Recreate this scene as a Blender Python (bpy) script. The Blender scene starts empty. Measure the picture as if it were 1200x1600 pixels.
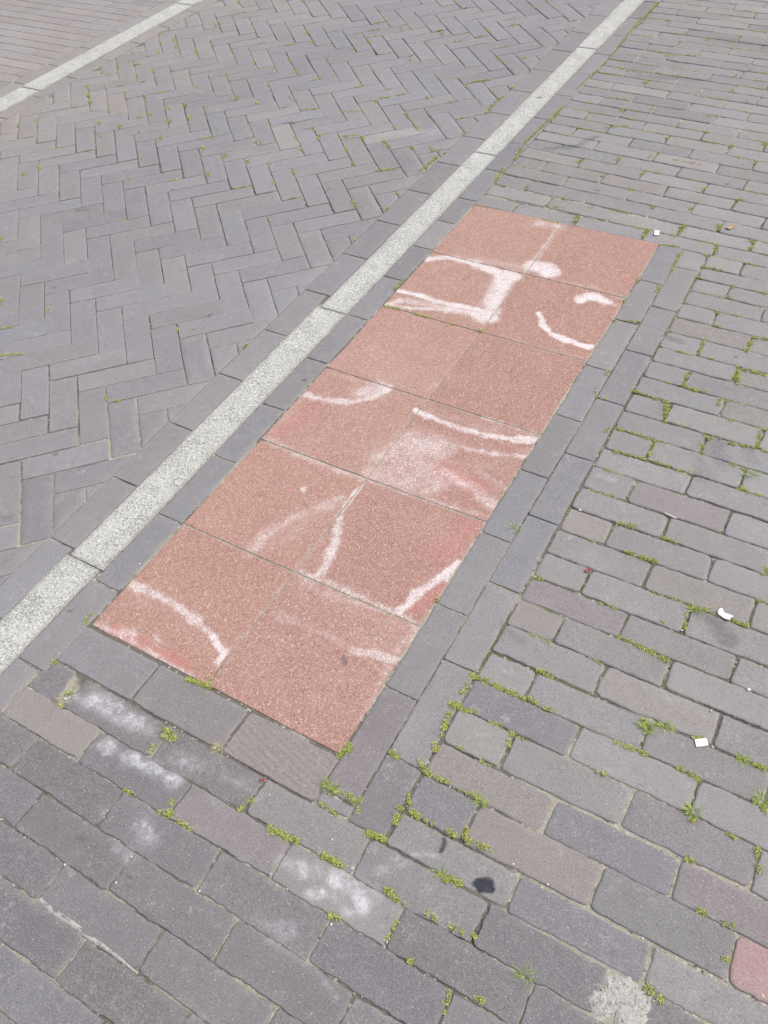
import bpy, math, random
import numpy as np
from mathutils import Matrix, Vector

# ------------------------------------------------------------------ camera, sky, sun, exposure
S = bpy.context.scene
COL = S.collection
CM = 0.01
cam_d = bpy.data.cameras.new("camera")
cam = bpy.data.objects.new("camera", cam_d); COL.objects.link(cam); S.camera = cam
RW = [[0.866004, 0.49469, -0.072927], [0.331701, -0.67746, -0.656523], [-0.37418, 0.544362, -0.750772]]
CW = (106.922, -46.317, 136.768)
FPX = 1290.285
m = Matrix.Identity(4)
for r in range(3):
    m[r][0] = RW[0][r]; m[r][1] = -RW[1][r]; m[r][2] = -RW[2][r]; m[r][3] = CW[r] * CM
cam.matrix_world = m
cam_d.sensor_fit = 'VERTICAL'; cam_d.sensor_height = 24.0; cam_d.lens = FPX * 24.0 / 1600.0
cam_d.clip_start = 0.02; cam_d.clip_end = 500.0
S.render.resolution_x = 768; S.render.resolution_y = 1024

SUN_EL, SUN_AZ = math.radians(58), math.radians(35)      # azimuth measured from +X
w = bpy.data.worlds.new("World"); S.world = w; w.use_nodes = True
nt = w.node_tree; bg = nt.nodes["Background"]
sky = nt.nodes.new("ShaderNodeTexSky"); sky.sky_type = 'NISHITA'; sky.sun_disc = False
sky.sun_elevation = SUN_EL; sky.sun_rotation = math.radians(90) - SUN_AZ
sky.dust_density = 4.0; sky.ozone_density = 0.6; sky.air_density = 0.8
nt.links.new(sky.outputs[0], bg.inputs[0]); bg.inputs[1].default_value = 0.145
sd = bpy.data.lights.new("sun", 'SUN'); sd.energy = 1.15; sd.angle = math.radians(12); sd.color = (1.0, 0.92, 0.80)
so = bpy.data.objects.new("sun", sd); COL.objects.link(so)
dv = Vector((math.cos(SUN_EL) * math.cos(SUN_AZ), math.cos(SUN_EL) * math.sin(SUN_AZ), math.sin(SUN_EL)))
so.rotation_euler = dv.to_track_quat('Z', 'Y').to_euler(); so.location = (0, 0, 5)
S.view_settings.view_transform = 'Standard'; S.view_settings.look = 'None'
S.view_settings.gamma = 1.0; S.view_settings.exposure = 0.55

rng = random.Random(7)

# ------------------------------------------------------------------ surveyed marks, centimetres on the ground
# (x to the right along the short side of the red tiles, y away from the viewer along their long side)
MOSS = [(54.3,186.6,54.3,180.8,2),(63.7,192.4,63.3,187.4,2),(73.1,196.3,73.5,193.1,3),(60.4,179.5,65.3,180.6,2),(66.7,177.5,67.3,167.9,2),(75.0,185.7,75.7,181.4,2),(73.1,179.3,74.8,178.2,2),(82.8,192.7,84.2,190.5,1),(84.2,188.6,83.8,186.6,2),(74.4,173.2,80.1,173.4,1),(60.3,160.6,60.6,159.0,2),(66.2,159.7,66.8,155.8,2),(74.6,167.6,76.5,167.2,2),(84.3,167.2,84.6,166.1,1),(84.9,161.7,85.5,161.1,2),(90.7,167.1,93.4,166.6,2),(60.0,148.7,60.4,148.1,2),(60.4,139.3,60.7,139.1,2),(63.7,140.4,67.0,141.1,2),(83.7,153.6,84.8,152.5,2),(84.8,147.9,86.2,147.4,1),(73.8,146.8,74.1,146.6,1),(84.0,140.5,84.4,134.6,2),(87.5,133.8,89.1,133.5,1),(94.9,146.5,97.6,146.9,2),(94.9,145.0,94.6,139.8,3),(94.2,133.4,95.9,126.8,3),(95.9,132.8,101.2,132.9,2),(84.1,126.1,84.5,120.9,2),(85.0,120.5,89.6,120.6,2),(79.5,120.3,81.5,120.2,1),(66.3,118.6,66.3,117.2,2),(65.9,111.6,66.8,108.1,1),(67.1,108.3,69.5,108.4,1),(74.0,114.1,83.3,113.2,2),(93.7,119.4,93.8,117.5,3),(83.4,112.0,84.0,109.2,3),(75.1,99.5,81.4,99.8,2),(82.0,99.2,86.7,99.7,2),(84.3,97.9,84.8,93.0,2),(77.2,92.2,84.5,92.9,2),(82.8,112.4,84.6,106.4,3),(85.6,106.9,89.7,107.0,1),(93.5,106.4,95.4,105.0,3),(94.2,102.7,95.1,99.6,2),(73.4,98.7,73.4,97.5,2),(84.1,120.7,88.2,120.0,2),(99.5,105.7,104.6,106.5,2),(104.6,112.3,105.3,106.8,2),(97.3,113.0,98.6,113.3,2),(101.5,99.4,104.8,98.7,2),(105.3,92.8,106.3,92.8,3),(108.6,92.7,109.8,92.2,2),(85.6,92.8,89.6,92.8,2),(85.1,72.0,89.0,72.7,3),(94.7,72.4,97.3,72.2,2),(89.1,65.3,90.7,65.7,1),(92.1,65.4,95.3,65.7,3),(73.1,24.7,76.7,25.4,3),(78.1,25.1,84.2,24.9,3),(84.9,25.6,87.0,24.9,3),(88.3,24.9,90.0,25.2,2),(84.0,31.5,85.8,31.7,2),(73.6,20.9,73.7,22.8,2),(72.8,17.9,74.5,18.4,3),(75.7,18.0,77.6,18.6,2),(73.4,16.1,73.7,13.0,2),(60.0,37.2,60.6,36.6,2),(84.9,17.8,85.2,17.7,1),(89.1,65.3,91.0,65.6,2),(92.1,65.4,94.7,65.6,3),(104.2,57.4,107.6,58.7,2),(104.3,56.2,105.1,52.5,1),(111.9,58.4,113.7,58.3,2),(114.6,58.3,115.4,58.4,3),(100.5,52.2,101.6,51.9,1),(94.8,45.1,97.0,45.2,2),(98.0,44.9,104.3,44.2,3),(115.1,73.7,114.9,71.8,2),(104.2,30.7,105.4,28.6,2),(106.4,30.9,109.1,31.3,1),(72.7,17.5,74.7,18.1,3),(75.5,17.8,77.6,18.8,2),(73.4,16.1,74.1,11.5,2),(73.8,9.7,74.6,8.7,3),(67.6,4.7,69.3,4.4,3),(72.9,5.5,75.1,4.3,3),(75.4,4.2,79.0,4.5,2),(77.6,11.0,78.5,11.1,1),(80.5,18.0,82.5,18.3,1),(84.9,17.8,85.1,15.3,2),(84.5,4.3,86.0,4.2,2),(81.5,4.3,83.8,4.5,1),(74.0,-0.7,75.2,-2.2,2),(73.9,-3.2,74.4,-5.7,3),(75.6,-2.9,77.5,-3.1,3),(78.7,-3.1,79.8,-3.0,1),(82.6,-2.8,84.5,-3.0,2),(85.3,-1.0,85.4,-2.5,2),(86.1,-2.7,90.2,-2.3,3),(71.2,-9.2,74.4,-9.0,3),(67.1,-5.0,68.1,-7.2,2),(64.8,-5.9,66.7,-5.8,2),(86.3,-9.4,88.1,-9.2,2),(78.4,-15.5,79.4,-15.8,2),(60.3,1.9,60.9,1.5,3),(101.4,24.5,106.7,24.7,2),(112.1,24.9,116.0,24.5,2),(115.3,18.9,116.8,17.3,3),(120.3,31.2,121.8,31.6,3),(122.6,31.4,124.9,31.4,3),(124.6,25.3,126.6,24.3,3),(122.2,17.9,123.8,17.6,1),(126.7,17.7,128.0,14.1,2),(117.6,10.9,118.5,11.2,2),(100.7,17.9,101.7,18.1,2),(113.0,31.4,113.9,31.9,2),(78.2,-15.7,79.3,-15.6,2),(79.5,-16.0,81.7,-16.2,2),(85.6,-15.7,87.0,-15.7,2),(89.4,-15.6,91.5,-15.4,2),(93.1,-15.1,93.5,-15.2,2),(86.3,-22.7,87.1,-22.7,2),(97.2,-22.3,98.7,-22.4,2),(82.1,-19.1,81.9,-21.8,1),(93.4,-23.5,93.9,-26.0,1),(85.3,-9.6,88.2,-9.4,2),(118.0,-9.2,120.1,-9.9,3),(120.9,4.6,122.2,4.3,2),(125.2,4.4,126.4,4.6,2),(126.3,-0.4,127.1,-0.2,1),(57.0,-16.8,61.7,-16.1,2),(66.7,-16.0,70.8,-15.8,3),(71.1,-9.6,73.8,-9.0,3),(72.4,-23.1,74.5,-22.7,2),(28.8,-10.9,31.0,-10.8,3),(29.4,-12.0,31.6,-11.5,3),(-0.6,-9.7,0.1,-10.2,2),(6.9,-13.8,7.8,-12.9,2),(7.2,-16.3,8.8,-16.6,1),(30.0,-23.2,32.1,-23.0,2),(38.1,-23.3,40.4,-22.7,3),(38.8,-20.7,39.6,-22.5,2),(41.4,-23.0,44.5,-22.9,2),(29.3,-15.5,28.8,-14.0,1),(25.8,-0.5,30.9,-0.1,3),(60.0,-0.3,60.7,2.4,3),(60.4,-5.7,62.5,-5.9,3),(62.8,-5.9,65.4,-5.3,2),(56.1,-16.4,61.7,-16.1,3),(50.0,-16.3,50.7,-14.0,2),(61.7,-8.8,64.9,-9.2,1),(66.3,-15.9,68.9,-15.7,2),(-0.9,132.4,-0.6,127.9,2),(0.5,119.8,5.1,120.2,3),(9.9,120.1,14.6,120.1,2),(20.8,119.6,22.0,119.7,2),(29.6,120.5,30.6,120.4,3),(-0.5,370.8,-1.4,336.0,2),(-1.4,336.0,0.2,305.3,1),(0.1,300.7,-1.5,272.2,1),(-0.5,256.6,-2.2,224.9,2),(-1.6,221.6,-0.6,212.0,2),(9.0,349.4,9.5,351.6,2),(19.8,337.7,20.3,339.8,1),(18.5,327.6,18.9,329.6,1),(30.6,333.9,31.0,335.9,2),(41.8,339.9,42.3,341.9,1),(8.0,295.6,8.4,297.5,2),(20.5,286.1,20.9,287.9,3),(49.8,302.4,50.2,304.3,2),(30.2,294.7,30.6,296.5,2),(51.7,289.0,52.2,290.7,2),(59.5,282.1,60.0,283.8,1),(20.3,260.3,20.6,262.0,2),(50.0,265.6,50.4,267.2,3),(29.9,264.8,30.3,266.4,1),(41.6,244.8,42.0,246.4,1),(62.9,246.2,63.3,247.7,3),(72.7,251.6,73.2,253.1,3),(31.3,224.3,31.7,225.7,3),(20.0,218.3,20.4,219.8,3),(40.6,229.5,41.0,230.9,2),(72.7,237.2,73.2,238.6,1),(41.7,217.3,42.1,218.7,2),(30.8,211.5,31.1,212.9,2),(41.7,206.8,42.1,208.1,3),(62.7,215.2,63.1,216.5,2),(68.3,220.3,68.7,221.7,1),(10.4,195.8,10.7,197.1,2),(74.2,212.7,74.6,214.0,3),(51.6,198.6,52.0,199.9,2),(62.4,202.3,62.8,203.6,2),(32.3,184.6,32.7,185.8,3),(32.6,182.0,33.0,183.2,3),(54.3,184.3,54.7,185.5,3),(63.0,190.5,63.4,191.7,3),(72.9,195.9,73.3,197.1,3),(83.3,191.3,83.7,192.5,2),(20.0,314.1,30.9,317.7,2),(19.9,245.5,26.3,249.7,2),(20.9,188.3,26.6,188.5,1),(12.3,269.1,20.6,271.0,1),(9.1,294.9,23.8,296.7,1),(41.3,281.4,52.2,281.3,1),(52.7,309.7,59.9,309.1,1),(48.7,231.0,57.2,231.1,1),(-205.9,294.9,-202.9,291.6,1),(-206.5,274.2,-203.6,271.2,1),(-194.8,264.0,-192.1,261.1,2),(-187.8,256.9,-185.1,254.1,2),(-187.2,285.9,-184.4,282.8,1),(-192.8,250.0,-190.1,247.3,1),(-204.0,245.0,-201.2,242.3,1),(-196.2,234.8,-193.6,232.2,1),(-183.4,224.5,-180.9,222.1,1),(-198.5,221.8,-195.8,219.3,1),(-189.6,210.7,-187.0,208.4,1),(-197.5,207.9,-195.0,205.6,2),(-190.4,201.3,-187.9,199.0,3),(-185.0,196.6,-182.6,194.4,3),(-199.6,182.6,-197.2,180.5,1),(-176.1,208.6,-173.7,206.3,1),(-164.5,208.2,-162.3,206.0,1),(-151.6,195.8,-149.5,193.8,3),(-155.5,182.3,-153.4,180.3,3),(-145.3,182.1,-143.3,180.2,1),(-166.3,182.3,-164.1,180.3,2),(-157.7,173.6,-155.6,171.7,2),(-150.8,166.7,-148.8,164.9,1),(-147.9,203.4,-145.8,201.3,2),(-139.4,194.2,-137.4,192.2,3),(-142.3,207.6,-140.2,205.4,2),(-134.0,199.2,-132.0,197.1,3),(-132.5,209.0,-130.5,206.8,1),(-117.1,194.6,-115.2,192.6,1),(-126.8,221.6,-124.8,219.4,2),(-144.5,237.9,-142.3,235.4,1),(-150.2,224.4,-147.9,222.1,1),(-111.7,179.7,-109.9,177.9,3),(-100.4,178.7,-98.7,176.8,2),(-89.4,177.6,-87.8,175.8,2),(-97.3,164.4,-95.6,162.7,2),(-133.4,180.8,-131.5,178.9,2),(-123.2,150.8,-121.5,149.2,1),(-163.6,138.4,-161.6,136.7,2),(-129.9,165.5,-128.0,163.8,1),(-136.8,102.0,-135.1,100.7,3),(-112.6,311.9,-110.4,308.7,2),(-78.2,309.1,-76.3,306.1,2),(-60.9,312.0,-59.2,309.0,1),(-129.8,282.2,-127.6,279.3,1),(-117.5,251.8,-115.5,249.2,3),(-130.0,252.2,-127.9,249.6,1),(-105.2,250.2,-103.3,247.7,1),(-110.7,264.7,-108.7,262.0,1),(-107.4,280.5,-105.4,277.7,1),(-70.6,237.5,-68.9,235.2,1),(-53.3,247.7,-51.8,245.4,2),(-105.6,229.2,-103.7,226.9,1),(-59.3,208.6,-57.8,206.7,3),(-47.0,206.1,-45.7,204.2,3),(-52.4,220.5,-51.0,218.4,2),(-75.4,204.5,-73.8,202.5,2),(-38.2,207.7,-36.9,205.8,2),(-31.8,210.1,-30.5,208.2,2),(-26.3,224.7,-25.0,222.6,1),(-65.3,206.4,-63.8,204.4,1),(-69.0,177.1,-67.6,175.4,3),(-52.7,190.1,-51.3,188.3,2),(-81.0,179.2,-79.5,177.4,1),(-93.9,191.9,-92.2,190.0,1),(-78.1,279.2,-76.3,276.5,1),(-98.2,308.1,-96.2,305.1,1),(-42.9,247.4,-41.5,245.1,1),(-50.1,208.5,-48.8,206.5,3),(-42.4,265.3,-36.1,269.6,3),(-25.9,249.5,-25.0,242.0,3),(-25.2,257.7,-25.9,251.4,2),(-94.6,219.6,-88.2,223.0,2),(-79.5,223.1,-70.4,227.4,1),(-41.7,187.8,-35.2,191.2,2),(-26.7,203.6,-26.7,205.2,3),(-27.2,193.5,-26.0,203.8,2),(-1.4,205.1,-0.4,196.1,2),(-66.8,205.8,-61.5,209.3,2),(-90.7,78.0,-89.6,77.3,2),(-87.0,56.0,-81.6,59.0,2),(-43.1,55.2,-42.3,56.0,2),(-108.7,76.0,-105.7,73.7,3),(26.1,-0.8,30.5,0.2,2),(-1.3,-0.1,-1.8,2.0,2)]
TUFTS = [[105.4,29.6,3.2,'green',1012,1138],[108.0,31.1,2.6,'green',1040,1137],[116.4,18.8,3.0,'green',1083,1268],[125.7,25.7,3.0,'green',1192,1252],[102.1,-16.2,2.4,'green',821,1524],[105.4,57.7,2.6,'green',1085,952],[108.2,58.6,2.4,'dry',1110,955],[105.7,97.7,3.0,'green',1170,742],[106.1,92.4,2.2,'green',1163,768],[85.0,3.9,2.4,'green',748,1253],[85.0,-9.6,2.2,'green',690,1368],[61.4,-5.5,3.0,'green',516,1228],[60.1,1.7,2.2,'green',540,1168],[30.6,0.8,2.0,'green',330,1068],[66.5,60.8,2.2,'green',805,828],[121.1,31.2,2.2,'green',1160,1188],[94.0,92.9,2.0,'dry',1076,738],[40.0,-8.9,2.2,'dry',343,1168],[95.0,129.0,2.2,'green',1150,590],[83.6,191.0,1.8,'dry',1175,378],[-47.1,205.4,1.6,'green',605,228],[74.9,213.5,1.8,'green',1158,312]]
CHALK = [([(23.8,177.0),(29.4,177.3)],4.51,0.62,1),([(29.4,177.3),(30.1,162.0),(30.6,151.3)],1.86,0.5,0.5),([(3.8,149.0),(17.2,151.8),(28.5,152.9)],2.64,0.42,1),([(0.5,145.8),(5.8,149.2),(14.2,149.4),(21.5,147.8),(27.5,147.1)],2.37,0.95,0.5),([(14.2,149.4),(27.5,147.1)],1.77,0.8,0.5),([(25.6,146.7),(27.6,136.2),(28.3,126.4)],5.33,0.92,0.7),([(15.5,148.8),(22.0,148.0),(28.3,147.5)],3.34,0.9,0.6),([(17.5,126.1),(24.0,127.0),(30.2,126.6)],3.31,0.9,0.7),([(-0.9,127.8),(8.2,128.4),(16.7,127.7),(23.0,128.9),(28.8,129.1)],1.93,1.0,0.5),([(0.3,121.2),(7.7,121.8),(16.1,124.9),(23.1,126.7),(29.2,126.1)],1.43,0.75,0.5),([(0.6,120.7),(3.4,123.9)],2.22,0.9,0.5),([(5.1,142.2),(10.9,147.6)],2.64,0.3,1),([(31.3,154.8),(34.5,154.8),(36.6,153.5)],4.61,1.05,0.5),([(48.5,145.0),(52.3,147.3),(55.3,146.7)],3.34,1.2,0.5),([(55.5,146.1),(60.5,145.7)],1.39,0.6,1),([(41.4,134.1),(43.9,129.8),(47.7,127.2),(52.3,126.0),(58.5,125.8)],1.78,1.15,0.3),([(35.4,151.6),(41.6,150.8),(50.8,151.4),(59.8,149.3)],1.94,0.4,1),([(40.2,120.5),(50.2,120.3),(59.6,120.6)],1.29,0.32,1),([(1.2,78.5),(7.0,79.0),(13.3,81.1),(17.5,85.2),(19.0,89.7)],2.02,0.78,0.8),([(12.8,85.2),(18.2,88.8)],4.52,0.62,1),([(3.9,88.6),(12.5,88.9),(17.6,89.9)],1.25,0.5,1),([(-0.1,60.5),(6.2,60.1),(14.0,59.5),(23.1,59.2),(29.5,59.6)],1.84,0.5,1),([(-0.2,63.9),(0.1,71.8)],4.05,0.3,1),([(0.7,68.2),(0.4,77.3)],1.65,0.3,1),([(30.0,84.7),(38.8,84.1),(48.7,84.6),(54.7,85.8),(59.7,88.4)],1.48,0.85,0.8),([(29.5,85.0),(33.7,84.4)],1.54,1.1,0.5),([(45.3,89.9),(59.0,90.0)],0.92,0.6,0.5),([(56.0,86.6),(59.9,88.0)],2.18,0.95,0.6),([(32.4,68.5),(35.5,70.7),(40.1,69.9)],10.11,0.5,0.8),([(31.8,62.0),(40.2,62.1),(45.9,66.6)],6.85,0.5,0.8),([(30.6,59.7),(42.9,60.1),(59.5,61.4)],1.35,0.5,1),([(40.1,78.1),(51.2,79.1),(60.7,82.3)],1.61,0.62,1),([(44.4,69.7),(53.5,67.5),(60.4,64.5)],2.69,0.6,1),([(51.6,73.2),(59.7,71.1)],1.68,0.4,1),([(47.1,79.1),(56.9,80.9)],1.42,0.3,1),([(30.7,68.4),(34.6,73.8),(41.7,76.5)],6.61,0.55,0.8),([(31.5,61.9),(38.1,66.0),(45.3,67.9)],5.61,0.5,0.8),([(33.2,74.8),(40.9,66.9)],8.73,0.5,0.9),([(43.0,72.4),(53.1,75.0),(59.6,83.8)],2.09,0.35,1),([(45.7,70.3),(56.9,67.0),(61.9,66.2)],2.99,0.42,1),([(31.8,86.6),(44.5,86.3),(58.8,89.4)],2.64,0.3,1),([(5.9,125.0),(17.5,126.1),(26.1,126.7)],2.87,0.6,1),([(18.6,30.4),(19.0,36.5),(21.6,42.8),(25.2,47.7),(29.3,52.0)],2.83,0.5,1),([(24.2,47.9),(28.2,52.4)],2.04,0.5,1),([(30.8,47.3),(33.2,41.4),(35.0,35.7),(35.1,31.8)],2.15,0.78,0.8),([(30.3,58.8),(30.1,52.9),(30.3,48.7)],1.19,0.8,0.6),([(30.6,30.5),(40.7,30.9),(51.4,30.7),(57.3,30.6)],1.56,0.62,1),([(57.3,30.6),(59.9,29.0)],1.64,0.55,1),([(59.9,47.2),(57.5,41.2),(55.5,35.7),(54.8,31.2)],2.0,0.92,0.6),([(59.9,29.0),(60.3,25.2)],1.33,0.6,1),([(21.4,41.8),(22.0,44.7)],1.68,0.3,1),([(20.8,33.9),(25.9,46.6),(30.1,50.7)],5.01,0.24,1),([(34.5,28.3),(46.8,28.3),(58.5,28.4)],4.84,0.24,1),([(50.7,21.9),(58.6,24.3)],5.34,0.24,1),([(31.5,71.6),(48.3,71.6),(61.3,74.5)],8.71,0.2,1),([(2.7,10.5),(26.7,7.9)],3.6,0.2,1),([(30.5,31.9),(30.2,42.5)],0.97,0.4,1),([(-0.2,11.8),(6.6,12.1),(13.2,11.8),(19.1,10.8),(25.5,9.0),(28.5,7.6)],1.88,0.72,0.7),([(24.1,9.1),(28.7,7.4),(28.9,5.0)],1.37,0.95,0.5),([(0.9,0.7),(7.5,1.1),(11.9,0.9),(18.2,0.4),(26.4,0.1)],1.27,0.55,1),([(7.5,1.5),(9.1,2.3)],2.31,0.6,1),([(13.7,4.3),(15.3,3.4)],1.13,0.5,1),([(32.4,29.1),(37.7,28.2),(42.1,28.6),(51.8,30.0)],2.03,0.48,1),([(31.7,19.5),(40.1,19.8),(50.5,19.8),(58.7,20.9)],1.75,0.42,1),([(50.7,19.5),(57.1,20.7),(59.2,21.5)],1.84,0.68,0.8),([(59.7,6.8),(58.5,25.9)],1.35,0.4,1),([(50.0,9.0),(54.3,15.8)],3.89,0.2,1),([(30.4,5.0),(29.9,27.9)],0.75,0.35,1),([(40.7,53.8),(57.1,53.8)],4.67,0.16,1),([(32.0,97.4),(23.2,93.3)],4.13,0.18,1),([(2.8,95.3),(23.2,93.3)],8.26,0.2,1)]
PINK = [([(44.4,69.7),(53.8,68.7)],4.4,0.7,1),([(5.6,1.4),(23.7,1.6)],1.9,0.8,1),([(55.0,48.9),(58.8,56.6)],4.71,0.4,1),([(57.1,33.6),(59.6,40.0)],2.89,0.5,1),([(6.0,74.6),(2.7,65.3)],3.91,0.4,1)]
EFFL = [([(8.6,-13.7),(14.7,-12.4),(20.9,-12.1),(26.6,-12.3)],2.56,0.85,0.8),([(10.9,-13.6),(16.8,-12.0)],1.56,0.5,1),([(21.0,-17.8),(24.8,-18.3),(30.6,-17.9),(37.6,-17.4)],1.91,0.85,0.8),([(33.7,-14.5),(38.6,-13.3),(44.1,-13.0),(50.0,-12.5)],2.78,0.55,1),([(36.7,-25.9),(39.5,-27.4)],2.61,0.7,1),([(35.7,-31.2),(38.2,-31.1)],1.72,0.6,1),([(28.4,-27.2),(29.4,-27.9)],1.14,0.5,1),([(60.8,-19.5),(65.0,-19.2),(67.4,-18.2)],2.04,0.65,0.8),([(64.1,-18.8),(65.3,-19.6)],1.22,0.95,0.5),([(69.9,-18.2),(74.5,-17.9),(76.1,-19.5)],2.17,0.9,0.8),([(67.5,-22.0),(69.5,-21.4)],1.38,0.9,0.8),([(71.8,-20.2),(74.8,-21.3)],1.54,0.7,0.8),([(73.7,-16.5),(77.6,-17.1)],1.56,0.6,1),([(63.5,-29.5),(68.0,-28.1)],1.91,0.6,1),([(66.1,-30.7),(69.5,-30.4),(75.4,-30.6),(79.3,-32.2)],0.91,0.55,1),([(71.3,-34.8),(66.5,-30.5)],1.32,0.25,1),([(76.1,-13.5),(78.2,-11.0)],1.62,0.6,1),([(79.4,-8.9),(82.7,-7.3)],0.71,0.7,1),([(78.0,28.8),(80.7,28.7)],0.76,0.6,1),([(76.6,83.6),(80.3,83.7)],1.34,0.6,1),([(79.5,14.6),(81.5,15.8)],0.59,0.6,0.6),([(74.2,56.5),(80.3,56.8)],1.76,0.4,1),([(84.0,61.4),(88.3,60.8)],3.21,0.4,1),([(91.5,53.5),(97.7,52.4)],2.71,0.35,1),([(106.9,38.5),(113.9,37.9)],3.55,0.3,1),([(45.9,-17.2),(53.7,-16.8)],1.09,0.3,1),([(44.6,-17.3),(47.9,-18.0)],1.11,0.4,1),([(23.5,-15.0),(28.6,-13.8)],1.48,0.2,1),([(-68.9,56.6),(-56.0,72.2)],2.88,0.35,1),([(-94.0,67.4),(-89.2,72.9)],2.66,0.3,1),([(-53.2,213.9),(-34.8,221.8)],3.76,0.5,1),([(-52.8,79.3),(-49.6,83.9)],2.95,0.25,1),([(-33.8,75.7),(-29.8,79.0)],3.19,0.25,1),([(-32.4,60.6),(-25.3,57.2)],2.07,0.4,1),([(-30.4,71.4),(-25.6,70.8)],1.74,0.4,1),([(14.8,86.6),(15.5,85.4)],1.23,0.3,1),([(70.0,7.3),(67.3,12.2)],2.42,0.35,1),([(69.4,13.2),(70.1,19.4)],2.24,0.3,1),([(72.7,-2.3),(74.0,2.2)],1.11,0.2,1),([(112.7,-11.0),(115.8,-13.0)],1.02,0.6,1),([(117.1,-9.9),(120.6,-12.1)],0.84,0.5,1),([(129.7,-3.0),(131.5,-5.1)],0.67,0.4,1),([(73.2,22.5),(73.9,23.7)],1.26,0.3,1)]
DARK = [([(90.4,-8.1),(91.1,-7.9)],1.37,0.95,0.3),([(91.3,-7.0),(92.1,-7.2)],1.27,0.95,0.3),([(91.6,-8.2),(92.7,-7.6)],1.36,0.95,0.3),([(90.9,-8.0),(92.0,-7.5)],1.76,1.0,0.3),([(82.8,-4.4),(83.3,-6.0)],0.92,0.75,0.35),([(23.9,-33.9),(24.3,-34.0)],1.46,0.32,0.8),([(28.7,-33.0),(29.3,-32.9)],1.44,0.32,0.8),([(40.3,-34.0),(40.8,-33.9)],0.83,0.35,0.8),([(108.6,57.1),(113.1,53.8)],3.38,0.42,0.6),([(106.9,56.8),(110.4,54.8)],2.37,0.3,0.8),([(96.6,104.9),(98.7,99.1)],5.14,0.35,0.8),([(95.3,97.5),(97.3,93.0)],4.67,0.3,0.8),([(103.7,106.0),(105.3,102.3)],3.07,0.25,0.8),([(75.7,137.7),(78.2,137.7)],3.01,0.35,0.8),([(6.5,224.2),(15.1,229.0),(18.7,238.1)],3.12,0.4,0.8),([(16.8,292.4),(38.1,295.3)],4.1,0.3,1),([(33.9,337.3),(52.0,336.1)],7.24,0.25,1),([(50.4,17.1),(50.8,16.5)],1.45,0.6,0.3),([(15.8,141.7),(15.6,140.6)],2.03,0.35,0.8),([(-11.9,260.6),(-11.4,260.8)],1.62,0.7,0.4),([(-43.3,33.3),(-43.0,33.4)],1.19,0.4,0.5),([(-40.9,21.0),(-40.6,20.9)],1.13,0.45,0.5),([(-43.3,88.1),(-43.3,88.4)],0.98,0.4,0.6),([(-43.4,90.0),(-43.1,93.7)],0.38,0.3,0.5),([(-43.2,95.3),(-43.2,96.3)],1.26,0.45,0.5),([(-90.3,208.6),(-93.6,207.3)],2.04,0.5,0.5),([(32.4,202.9),(32.7,203.1)],1.53,0.5,0.5),([(34.5,192.1),(34.8,192.3)],2.06,0.3,0.5),([(-101.5,226.2),(-101.2,226.3)],2.19,0.4,0.5),([(-124.1,125.4),(-120.5,127.3)],1.72,0.4,0.5),([(-97.3,87.4),(-97.1,87.5)],1.43,0.4,0.5),([(-99.5,102.1),(-99.4,101.7)],1.5,0.3,0.5),([(-2.5,83.1),(-2.3,83.2)],1.07,0.5,0.5),([(93.0,136.9),(92.7,137.3)],0.83,0.6,0.5),([(-39.8,12.2),(-38.0,13.5)],3.25,0.3,0.8),([(-6.7,0.7),(-5.9,0.7)],0.61,0.5,0.5),([(-49.8,170.6),(-49.7,170.1)],1.98,0.3,0.5),([(68.9,53.9),(71.6,54.3)],2.98,0.2,1),([(75.1,36.8),(78.7,36.2)],2.38,0.3,0.9),([(-102.0,149.7),(-101.6,149.9)],1.05,0.5,0.5)]
LIGHT = [([(18.7,50.8),(19.1,50.3)],1.56,0.75,0.3),([(-57.3,189.0),(-56.9,189.2)],3.21,0.6,0.4),([(-69.7,184.2),(-69.3,184.4)],3.25,0.6,0.4),([(-62.9,153.0),(-62.1,152.9)],2.9,0.45,0.5),([(-12.5,173.9),(-11.5,173.4)],2.44,0.3,0.5)]
PEBBLES = [[7.5,-14.9,0.55,'w',102,1092],[53.0,-11.8,0.3,'w',421,1242],[66.6,-13.1,0.35,'w',519,1312],[42.3,-9.6,0.3,'w',356,1182],[71.9,-15.4,0.8,'g',551,1357],[94.2,-2.6,0.35,'w',802,1350],[100.1,-2.9,0.4,'w',856,1382],[82.1,-22.1,0.4,'w',605,1472],[52.1,-30.1,0.4,'w',312,1392],[29.6,-37.6,0.45,'w',102,1351],[38.7,-31.3,0.35,'w',206,1339],[39.2,-35.6,0.4,'w',182,1379],[104.7,51.9,0.45,'w',1066,985],[118.7,45.0,0.8,'w',1170,1078],[114.0,37.8,0.5,'y',1111,1111],[116.1,31.3,0.5,'y',1114,1167],[132.3,-2.5,0.6,'y',1191,1555],[67.3,25.0,0.5,'g',690,1034],[73.6,55.7,0.5,'g',839,873],[76.7,72.0,0.6,'w',906,797],[54.5,24.0,0.35,'w',595,999],[-1.3,16.8,0.4,'w',218,881],[60.7,-22.5,0.5,'g',423,1366],[64.4,-23.1,0.4,'y',449,1389],[117.7,-3.9,0.3,'w',1027,1485],[113.0,-11.3,0.3,'w',952,1535],[115.3,-3.3,0.3,'w',1004,1465],[73.3,-24.1,0.4,'w',517,1444],[75.9,60.2,0.4,'g',868,855],[50.9,-23.3,0.2,'w',343,1327]]
LITTER = {'chip':[114.2,31.1],'petal':[110.7,58.7],'chip2':[57.5,185.0],'leaf':[76.3,195.9],'red':[84.0,57.2],'red2':[50.5,-10.2],'stick':[94.3,78.7],'clip':[-163.7,325.7]}

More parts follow.
